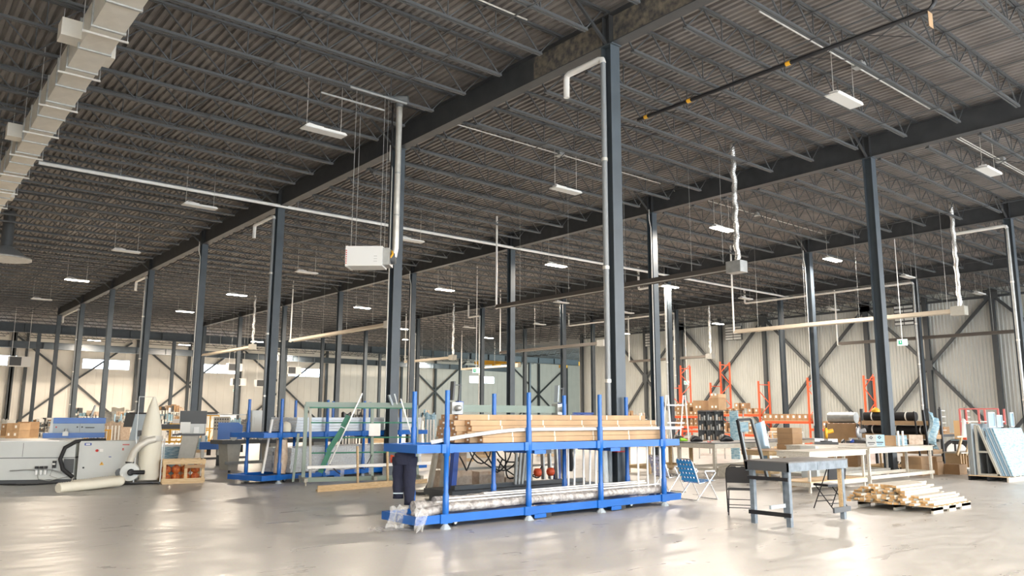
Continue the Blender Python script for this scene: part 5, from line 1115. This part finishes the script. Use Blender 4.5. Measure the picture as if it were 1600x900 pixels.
b = MB(); b.box(-.15, 0, .85, 4.2, .7, .97); b.build('table_bed', 'dkgrey', t); b = MB(); b.bar((0, .05, .30), (3.4, .05, .30), .05, .09); b.build('tie_bar', 'galvdull', t)
for k in range(9): b = MB(); b.lathe((.2+k*.45, -.02, 1.06), [(.11, 0), (.11, .05), (.04, .06)], 10, 'y'); b.build('roller', 'galvdull', t)
b = MB(); b.box(.9, .2, 1.0, 1.25, .5, 1.85); b.box(.98, .19, 1.4, 1.15, .199, 1.65); b.build('control_box', 'ltgrey', t)
# rolling yellow-framed carts and parts behind the dust collector
def yframe(px, D, w_, h, label, m='yellow', fill=None, rz=-20):
    e = Vector((0, 0, EYE))+ray(px, 700)*D; t = thing('yellow_rack', label, 'rack', (e.x, e.y, 0), R(rz))
    for x in (0, w_):
        for y in (0, .7): b = MB(); b.bar((x, y, 0), (x, y, h), .05); b.build('post', m, t)
    for z in (.25, h*.55, h-.03):
        for y in (0, .7): b = MB(); b.bar((0, y, z), (w_, y, z), .05); b.build('rail', m, t)
        b = MB(); b.bar((0, 0, z), (0, .7, z), .04); b.build('rail', m, t)
    if fill: b = MB(); b.box(.08, .1, h-.02, w_-.08, .6, h+.18); b.build('load', fill, t)
    for k in range(3): b = MB(); b.bar((.1+k*w_/4, 0, .28), (.3+k*w_/4, 0, h*.5), .04); b.build('diagonal', m, t)
    return t
yframe(240, 31, 1.0, 1.15, 'yellow steel rack with grey top load, just right of the cone bag', fill='dkgrey'); yframe(263, 33, .7, 1.35, 'second yellow steel rack, behind the control desk', fill='white')
yframe(284, 38, 1.2, 1.75, 'tall yellow-framed rack left of the fourth column'); yframe(313, 45, .9, 1.70, 'yellow-framed rack with dark pieces right of the fourth column', fill='dkgrey'); yframe(131, 34, .9, 1.05, 'small yellow rack behind the blue machine head')
# ================================================================== racks, pallets and stock in the background
# orange pallet racking
def upright(x, y, h, dep=1.05):
    fr = []
    b = MB()
    for xx in (x, x+dep): b.box(xx-.04, y-.04, 0, xx+.04, y+.04, h)
    n = int(h/.75); z = .3
    p_ = MB()
    for k in range(n):
        if k % 2 == 0: p_.bar((x, y, z+k*.72), (x+dep, y, z+(k+1)*.72), .035)
        else: p_.bar((x+dep, y, z+k*.72), (x, y, z+(k+1)*.72), .035)
    p_.bar((x, y, h-.2), (x+dep, y, h-.2), .04); p_.bar((x, y, .15), (x+dep, y, .15), .04)
    return b, p_
RX = 39.0; sc_ = 39.0/38
RY = [AX(1350, 600, RX).y, AX(1262, 600, RX).y, AX(1185, 600, RX).y, AX(1110, 600, RX).y, AX(1045, 600, RX).y]
def orange_rack(ys, x, hs, beams, label):
    t = thing('pallet_rack', label, 'rack', (0, 0, 0))
    for y, h in zip(ys, hs):
        b, p_ = upright(x, y, h); f = b.build('upright_posts', 'orange', t); p_.build('bracing', 'orange', f)
    for (i, z) in beams:
        for xx in (x-.05, x+1.05): b = MB(); b.box(xx-.03, ys[i+1]+.04, z-.13, xx+.03, ys[i]-.04, z) if ys[i] > ys[i+1] else b.box(xx-.03, ys[i]+.04, z-.13, xx+.03, ys[i+1]-.04, z); b.build('load_beam', 'orange', t)
        b = MB(); y0, y1 = sorted((ys[i], ys[i+1])); b.box(x, y0+.05, z+.0, x+1.0, y1-.05, z+.025); b.build('deck_sheet', 'plyw', t)
    return t
hz = [3.80, 3.80, 3.72, 3.72, 3.70]
def zb(px, py): return AX(px, py, RX).z
B0, B1_, B2, B3 = zb(1300, 670), zb(1225, 658), zb(1147, 647), zb(1075, 666)
orange_rack(RY, RX, hz, [(0, B0), (1, B1_), (2, B2), (3, B3), (3, B3+.62), (2, .75), (1, .35)], 'front line of orange pallet racking behind the benches, with cartons')
RX2 = 44.0; orange_rack([AX(1125, 570, RX2).y, AX(1063, 570, RX2).y], RX2, [5.35, 5.25], [(0, 2.3), (0, .8)], 'rear orange pallet rack with two taller uprights')
CP = {}
def cartons(i, z, n, lx, ly, h, label, group, rows=1, jit=.0, m='card', xo=.05, labelled=True, seed=1):
    y0, y1 = sorted((RY[i], RY[i+1])); rn = random.Random(seed); pt = (y1-y0-.2)/n; cnt = 0
    key = (lx, ly, h, m)
    if key not in CP:
        b = MB(); b.box(0, 0, 0, lx, ly, h); bl = MB(); bl.box(-.006, ly*.32, h*.40, -.001, ly*.68, h*.78); CP[key] = (b.mesh('carton_body', m), bl.mesh('paper_label', 'label'))
    for r_ in range(rows):
        for k in range(n):
            if jit and rn.random() < jit*(r_+.4): continue
            t = thing('carton', f'{label}, {["bottom","second","third","fourth","fifth"][r_] + " row, " if rows > 1 else ""}{ORDS[n-1-k]} from the left', 'carton', (RX+xo+rn.uniform(0, .04), y0+.1+k*pt, z+.026+r_*(h+.004)), 0, group)
            link('carton_body', CP[key][0], t); link('paper_label', CP[key][1], t) if labelled else None
cartons(0, B0, 11, .5, .22, .34, 'brown carton on the rightmost orange beam', 'cartons on the rightmost orange beam', rows=1, jit=.1, seed=2)
cartons(0, B0+.345, 8, .4, .22, .22, 'upper loose carton on the rightmost orange beam', 'upper cartons on the rightmost orange beam', jit=1.0, seed=5)
cartons(1, B1_, 8, .5, .33, .36, 'tan carton in the row on the middle orange beam', 'neat carton row on the middle orange beam', seed=3)
cartons(2, B2, 7, .5, .30, .30, 'brown carton on the high orange beam', 'cartons on the high orange beam', rows=2, jit=.35, seed=4)
cartons(2, .75, 7, .5, .32, .30, 'brown carton under the high orange beam', 'cartons under the high orange beam', rows=2, jit=.3, seed=6)
cartons(3, B3, 9, .5, .27, .255, 'small labelled carton, lower left orange deck', 'labelled cartons on the left orange bay', rows=2, jit=.05, seed=7)
cartons(3, B3+.62, 9, .5, .27, .255, 'small labelled carton, upper left orange deck', 'labelled cartons on the upper deck of the left orange bay', rows=3, jit=.12, seed=8)
cartons(3, -.02, 6, .6, .42, .42, 'brown carton on the floor under the left orange bay', 'cartons on the floor under the left orange bay', rows=1, seed=9)
cartons(2, -.02, 6, .6, .42, .36, 'brown carton on the floor under the second orange bay', 'cartons on the floor under the second orange bay', rows=1, jit=.3, seed=10)
cartons(1, -.02, 6, .6, .40, .30, 'brown carton on the floor under the middle orange beam', 'cartons on the floor under the middle orange beam', rows=1, jit=.3, seed=12)
# cartons on top of the stock behind the cubby shelf and long brown bundles
for k, (px, z, w_, h, m) in enumerate(((1098, 2.02, .55, .45, 'card'), (1120, 2.02, .55, .55, 'card'), (1128, 2.58, .45, .18, 'card2'))):
    p = AX(px, 640, 30.5); t = thing('carton', f'brown carton stacked high behind the cubby shelf, {["left","right","top"][k]} one', 'carton', (30.5, AX(1098 if k == 0 else 1123, 640, 30.5).y, z)); b = MB(); b.box(0, 0, 0, .6, w_, h); b.build('carton_body', m, t); b = MB(); b.box(-.005, .1, .1, -.001, .2, .2); b.box(-.005, .3, .1, -.001, .4, .2); b.build('paper_label', 'label', t)
yy = AX(1132, 640, 30.5).y; t = thing('wire_shelf', 'wire shelving unit carrying the high cartons behind the cubby shelf', 'shelf', (0, 0, 0))
for (x, y) in ((30.4, yy-.5), (31.2, yy-.5), (30.4, yy+1.4), (31.2, yy+1.4)): b = MB(); b.bar((x, y, 0), (x, y, 2.0), .04); b.build('post', 'galvdull', t)
for z in (.5, 1.0, 1.5, 1.99): b = MB(); b.box(30.38, yy-.5, z, 31.2, yy+1.4, z+.025); b.build('shelf_board', 'dkgrey', t)
for k in range(3):
    b = MB(); y0 = AX(1345, 640, RX+1.5).y; y1 = AX(1282, 640, RX+1.5).y; b.box(RX+1.7, y0, .0+k*.505, RX+2.5, y1, .5+k*.505); solo('long_carton', b, 'card2' if k == 2 else 'card', f'very long brown carton behind the rightmost orange bay, {["bottom","middle","top"][k]} one', 'carton')
b = MB(); y0 = AX(1268, 700, 37.2).y; 
t = thing('steel_shelf', 'low white shelf behind the benches under the middle orange beam', 'shelf', (0, 0, 0)); y0, y1 = AX(1255, 690, 36.0).y, AX(1205, 690, 36.0).y
for z in (.4, .95): b = MB(); b.box(35.7, y0, z, 36.25-.1, y1, z+.05); b.build('shelf_board', 'whitepl', t)
for y in (y0, y1-.05): b = MB(); b.box(35.7, y, 0, 35.75, y+.05, 1.0); b.build('leg', 'ltgrey', t); b = MB(); b.box(36.08, y, 0, 36.13, y+.05, 1.0); b.build('leg', 'ltgrey', t)
# two white A-shaped trestles
for k, (px, D, lab) in enumerate(((1042, 27, 'white A-shaped trestle ladder, left of the pair behind the blue rack'), (1069, 27, 'white A-shaped trestle ladder, right of the pair behind the blue rack'))):
    e = Vector((0, 0, EYE))+ray(px, 700)*D; t = thing('a_frame_trestle', lab, 'trestle', (e.x, e.y, 0), R(-52)); H_ = 2.45
    for s_ in (-1, 1): b = MB(); b.bar((s_*.22, 0, 0), (.03*s_+.06, 0, H_), .06, .05); b.build('leg', 'whitepl', t)
    b = MB(); b.bar((-.14, 0, .8), (.17, 0, .8), .04); b.build('crossbar', 'whitepl', t)
e0, e1 = Vector((0, 0, EYE))+ray(1042, 632)*27, Vector((0, 0, EYE))+ray(1069, 632)*27
for z in (2.1, 1.5): b = MB(); b.bar((e0.x, e0.y, z), (e1.x, e1.y, z), .05); solo('trestle_bar', b, 'whitepl', f'white bar joining the two white trestle ladders, {"upper" if z > 2 else "lower"} one', 'bar')
# shelving and stock before the ribbed wall at far right
t = thing('red_shelf', 'red-framed shelf with white goods at far right before the ribbed wall', 'shelf', (0, 0, 0)); sx = 33.0; y0, y1 = AX(1560, 650, sx).y, AX(1500, 650, sx).y
for y in (y0, (y0+y1)/2, y1):
    for x in (sx, sx+.6): b = MB(); b.box(x-.03, y-.03, 0, x+.03, y+.03, 2.05); b.build('post', 'redlt', t)
for z in (.6, 1.1, 1.55): b = MB(); b.box(sx-.03, y0, z, sx+.6, y1, z+.04); b.build('shelf_board', 'whitepl', t)
b = MB(); b.bar((sx, y0, 2.05), (sx, y1, 2.05), .05); b.build('top_rail', 'redlt', t)
for k in range(7): b = MB(); y = y0+.2+k*(y1-y0-.4)/7; b.lathe((sx+.2, y, 1.141), [(.08, 0), (.08, .2), (.03, .26)], 8); solo('white_container', b, ['whitepl', 'dkgrey', 'redlt'][k % 3] if k % 2 else 'whitepl', f'container on the red-framed shelf, {ORDS[6-k]} from the left', 'container', 'containers on the red-framed shelf')
for k, (px, Y, m, w_, h, lab) in enumerate(((1478, 15.5, 'card', .7, .30, 'brown carton on the far table at right'), (1516, 13.0, 'tan', .55, .8, 'tan board leaning below the red-framed shelf'))):
    p = AY(px, 700, Y); b = MB(); b.box(p.x, Y, 1.0 if k == 0 else .75, p.x+w_*.8, Y+w_, (1.0 if k == 0 else .75)+h) if k == 0 else b.box(p.x, Y, .0, p.x+.08, Y+w_, 1.6); solo('carton' if k == 0 else 'leaning_board', b, m, lab, 'carton' if k == 0 else 'board')
bench(AY(1470, 700, 15.3).x, 15.2, AY(1470, 700, 15.3).x+2.6, 16.3, 1.0, 'far brown-topped table at right behind the wooden cart', m='dkgrey', top='card2')
for k, px in enumerate((1473, 1512)):
    p = AY(px, 700, 14.1); t = thing('arm_stand', f'thin black stand with pale arms, {["left","right"][k]} of the pair at far right', 'stand', (p.x, 14.1, 0)); b = MB(); b.bar((0, 0, 0), (0, 0, 2.15), .04); b.build('pole', 'black', t); b = MB(); b.cbox(0, 0, 0, .4, .4, .03); b.build('base', 'black', t)
    for z in (1.2, 1.5, 1.75, 2.0): b = MB(); b.bar((0, 0, z), (.22, -.12, z), .03); b.build('pale_arm', 'whitepl', t)
p = AY(1494, 700, 12.0); t = thing('hose_reel', 'large black and white cable reel below the far table at right', 'reel', (p.x, 12.0, .5), R(-60))
b = MB(); b.lathe((0, 0, 0), [(.42, -.06), (.46, -.05), (.46, .05), (.42, .06)], 20, 'y'); b.build('cable_coil', 'black', t); b = MB(); b.lathe((0, 0, 0), [(.30, -.08), (.33, -.08), (.33, .08), (.30, .08)], 20, 'y'); b.build('white_rim', 'whitepl', t)
for s_ in (-1, 1): b = MB(); b.bar((s_*.45, 0, -.5), (0, 0, .0), .05); b.build('leg', 'dkgrey', t)
p = AY(1495, 690, 12.6); b = MB(); b.prism([(p.x, 1.0), (p.x+.5, 1.0), (p.x+.35, 1.62), (p.x+.22, 1.68)], 12.35, 12.42); solo('fan_blade_panel', b, 'ltgrey', 'pale fin-shaped panel standing beside the far table at right', 'fin panel')
b = MB(); b.lathe((p.x+.1, 12.38, 0), [(.2, 0), (.2, .03), (.03, .04), (.03, 1.0)], 10); solo('pedestal', b, 'ltgrey', 'slim pedestal under the pale fin-shaped panel', 'stand')
# ------------------------------------------------ stock along the far wall and behind the machines (each pallet a thing)
def stock(px0, px1, pyt, D, m, label, kind='wrapped', z0=0., cat='pallet stock', dep=1.1, rz=None):
    a = Vector((0, 0, EYE))+ray(px0, pyt)*D; c = Vector((0, 0, EYE))+ray(px1, pyt)*D; h = max(.25, a.z); L = (c-a).length; r_ = math.atan2(c.y-a.y, c.x-a.x)
    nm = {'wrapped': 'wrapped_pallet', 'cartons': 'carton_pallet', 'boards': 'board_stack', 'shelf': 'stock_shelf', 'bags': 'bag_heap'}[kind]
    t = thing(nm, label, cat, (a.x, a.y, z0), r_); rn = random.Random(int(px0*7+pyt))
    if kind in ('wrapped', 'cartons', 'boards', 'bags'):
        b = MB(); b.box(0, 0, 0, L, dep, .12); b.build('pallet_base', 'plyw', t)
    if kind == 'cartons':
        nx, nz = max(2, int(L/.55)), max(2, int((h-.12)/.38)); cw_, ch_ = L/nx, (h-.12)/nz
        bm1 = MB(); bm1.box(.01, 0, .005, cw_-.01, dep, ch_-.005); me = bm1.mesh('carton', m); lb = MB(); lb.box(cw_*.3, -.006, ch_*.35, cw_*.6, -.001, ch_*.7); lbm = lb.mesh('paper_label', 'label')
        for i in range(nx):
            for k in range(nz):
                if k == nz-1 and rn.random() < .3: continue
                o = link('carton', me, t, (i*cw_, rn.uniform(0, .05), .12+k*ch_)); link('paper_label', lbm, o) if rn.random() < .7 else None
    elif kind == 'wrapped':
        b = MB(); n = 14
        b.grid(lambda u, v: Vector((L*(.02+.96*u), .03*math.sin(u*13+v*9), .12+(h-.12)*v+.06*math.sin(u*8)*v)), n, 6); b.box(.04, .05, .12, L-.04, dep, h-.05); b.build('wrapped_load', m, t)
        for k in range(3): x = L*(.2+.3*k); b = MB(); b.box(x, -.05, .14, x+.09, -.035, h*.85); b.build('film_fold', 'label', t)
    elif kind == 'boards':
        n = max(3, int((h-.12)/.12))
        for k in range(n): b = MB(); b.box(rn.uniform(-.05, .1), 0, .12+k*(h-.12)/n, L-rn.uniform(0, .1), dep, .12+(k+.85)*(h-.12)/n); b.build('board_layer', m, t)
    elif kind == 'bags':
        for k in range(5): b = MB(); x = L*(.12+.19*k); b.lathe((x, dep/2, .12), [(L*.13, 0), (L*.16, h*.25), (L*.13, h*.6), (.05, max(.2, h-.15-.1*(k % 2)))], 9); b.build('bag', m, t)
    elif kind == 'shelf':
        for x in (0, L/2, L):
            for y in (0, dep*.7): b = MB(); b.bar((x, y, 0), (x, y, h), .06); b.build('post', m, t)
        n = 3
        for k in range(n):
            z = h*(.25+.33*k); b = MB(); b.box(0, 0, z, L, dep*.7, z+.05); b.build('shelf_board', 'ltgrey', t)
            q = 5
            for j in range(q): b = MB(); w_ = L/q*.7; b.box(j*L/q+.05, .05, z+.05, j*L/q+.05+w_, dep*.6, z+.05+h*.33*rn.uniform(.3, .75)); b.build('stored_item', rn.choice(['card', 'label', 'dkgrey', 'film', 'brownwrap']), t)
    return t
ST = [(2, 18, 662, 58, 'cartons', 'card', 'pallet of small cartons at the left edge'), (10, 31, 661, 52, 'cartons', 'card2', 'pallet of brown cartons, second from the left edge'), (27, 46, 659, 54, 'cartons', 'card', 'pallet of labelled cartons left of the blue machine'),
 (3, 12, 655, 66, 'wrapped', 'label', 'white wrapped pallet against the far wall at the left edge'), (48, 60, 658, 60, 'shelf', 'dkgrey', 'dark shelf with cartons left of the blue machine'), (62, 76, 657, 62, 'shelf', 'galvdull', 'grey shelf behind the left part of the blue machine'),
 (110, 122, 643, 70, 'shelf', 'whitepl', 'white framed shelf below the first cross brace'), (122, 150, 648, 58, 'shelf', 'dkgrey', 'long dark machine shelf behind the blue machine'),
 (155, 172, 660, 43, 'wrapped', 'brownwrap', 'brown film-wrapped pallet left of the fifth column, left one'), (172, 190, 659, 42, 'wrapped', 'brownwrap', 'brown film-wrapped pallet left of the fifth column, right one'), (174, 195, 637, 75, 'wrapped', 'galvlt', 'tall grey wrapped machine parts against the far wall'),
 (158, 176, 643, 68, 'boards', 'galvdull', 'stack of grey sheets before the far wall'), (180, 200, 647, 56, 'shelf', 'webwhite', 'pale blue framed shelf above the wrapped pallets'), (196, 212, 641, 70, 'wrapped', 'label', 'white wrapped goods left of the cone bag'),
 (236, 247, 661, 40, 'wrapped', 'label', 'rounded white wrapped load behind the first yellow rack'), (247, 270, 638, 66, 'shelf', 'black', 'dark glazed stillage right of the cone bag'), (262, 282, 641, 60, 'shelf', 'galvdull', 'grey stillage behind the yellow racks'),
 (301, 318, 680, 36, 'bags', 'film', 'white bags on the floor beside the steel frame'), (320, 334, 655, 50, 'bags', 'label', 'heap of white wrapped bags left of the pigeonhole rack'), (334, 362, 647, 62, 'wrapped', 'label', 'long white wrapped load behind the pigeonhole rack'),
 (352, 372, 652, 46, 'bags', 'film', 'crumpled white film bales behind the left blue rack'), (376, 412, 655, 60, 'boards', 'dkgrey', 'dark stack of sheets behind the left blue rack'), (415, 432, 650, 64, 'wrapped', 'black', 'black covered load below the third window'),
 (425, 446, 655, 55, 'cartons', 'card', 'carton pallet behind the silver bars'), (448, 468, 656, 60, 'cartons', 'card2', 'far carton pallet left of the green frame'), (533, 549, 645, 40, 'wrapped', 'screen', 'black cabinet seen through the green frame'),
 (556, 566, 648, 44, 'shelf', 'black', 'dark narrow shelf seen through the green frame'), (570, 604, 656, 48, 'boards', 'plyw', 'long pale boards stacked behind the green frame'), (655, 668, 648, 42, 'shelf', 'galvdull', 'grey shelf left of the beige channels'),
 (664, 680, 646, 36, 'wrapped', 'film', 'pale cyan wrapped cabinet left of the beige channels'), (640, 660, 656, 38, 'wrapped', 'whitepl', 'white machine cover right of the trousers'), (724, 740, 654, 30, 'wrapped', 'label', 'white wrapped pallet behind the profile machine, left'), (744, 770, 652, 33, 'cartons', 'card2', 'pale carton pallet behind the profile machine'),
 (840, 868, 655, 34, 'boards', 'galvdull', 'stack of grey sheets behind the profile machine, right'), (895, 928, 644, 52, 'boards', 'dkblue', 'blue-topped stack behind the first column'), (965, 990, 650, 46, 'shelf', 'galvdull', 'grey rack with upright rods right of the first column'), (992, 1012, 652, 48, 'shelf', 'dkgrey', 'dark rack with upright rods between the columns'),
 (1212, 1232, 668, 40, 'boards', 'plyw', 'low board stack behind the brown boxes')]
for (a, b_, y, D, kind, m, lab) in ST:
    stock(a, b_, y, D, m, lab, kind, dep=min(1.2, D*.02+.3))
# pigeonhole rack of tan cells
e = Vector((0, 0, EYE))+ray(331, 700)*40; t = thing('pigeonhole_rack', 'tan rack of small dark pigeonholes behind the blue saw machine', 'rack', (e.x, e.y, 0), R(-22))
b = MB(); b.box(0, .1, 0, .78, .5, 1.62); b.build('rack_body', 'beige', t)
for k in range(24): b = MB(); x, z = .05+(k % 6)*.12, .95+(k//6)*.165; b.box(x, .085, z, x+.07, .099, z+.09); b.build('pigeonhole', 'dkgrey', t)
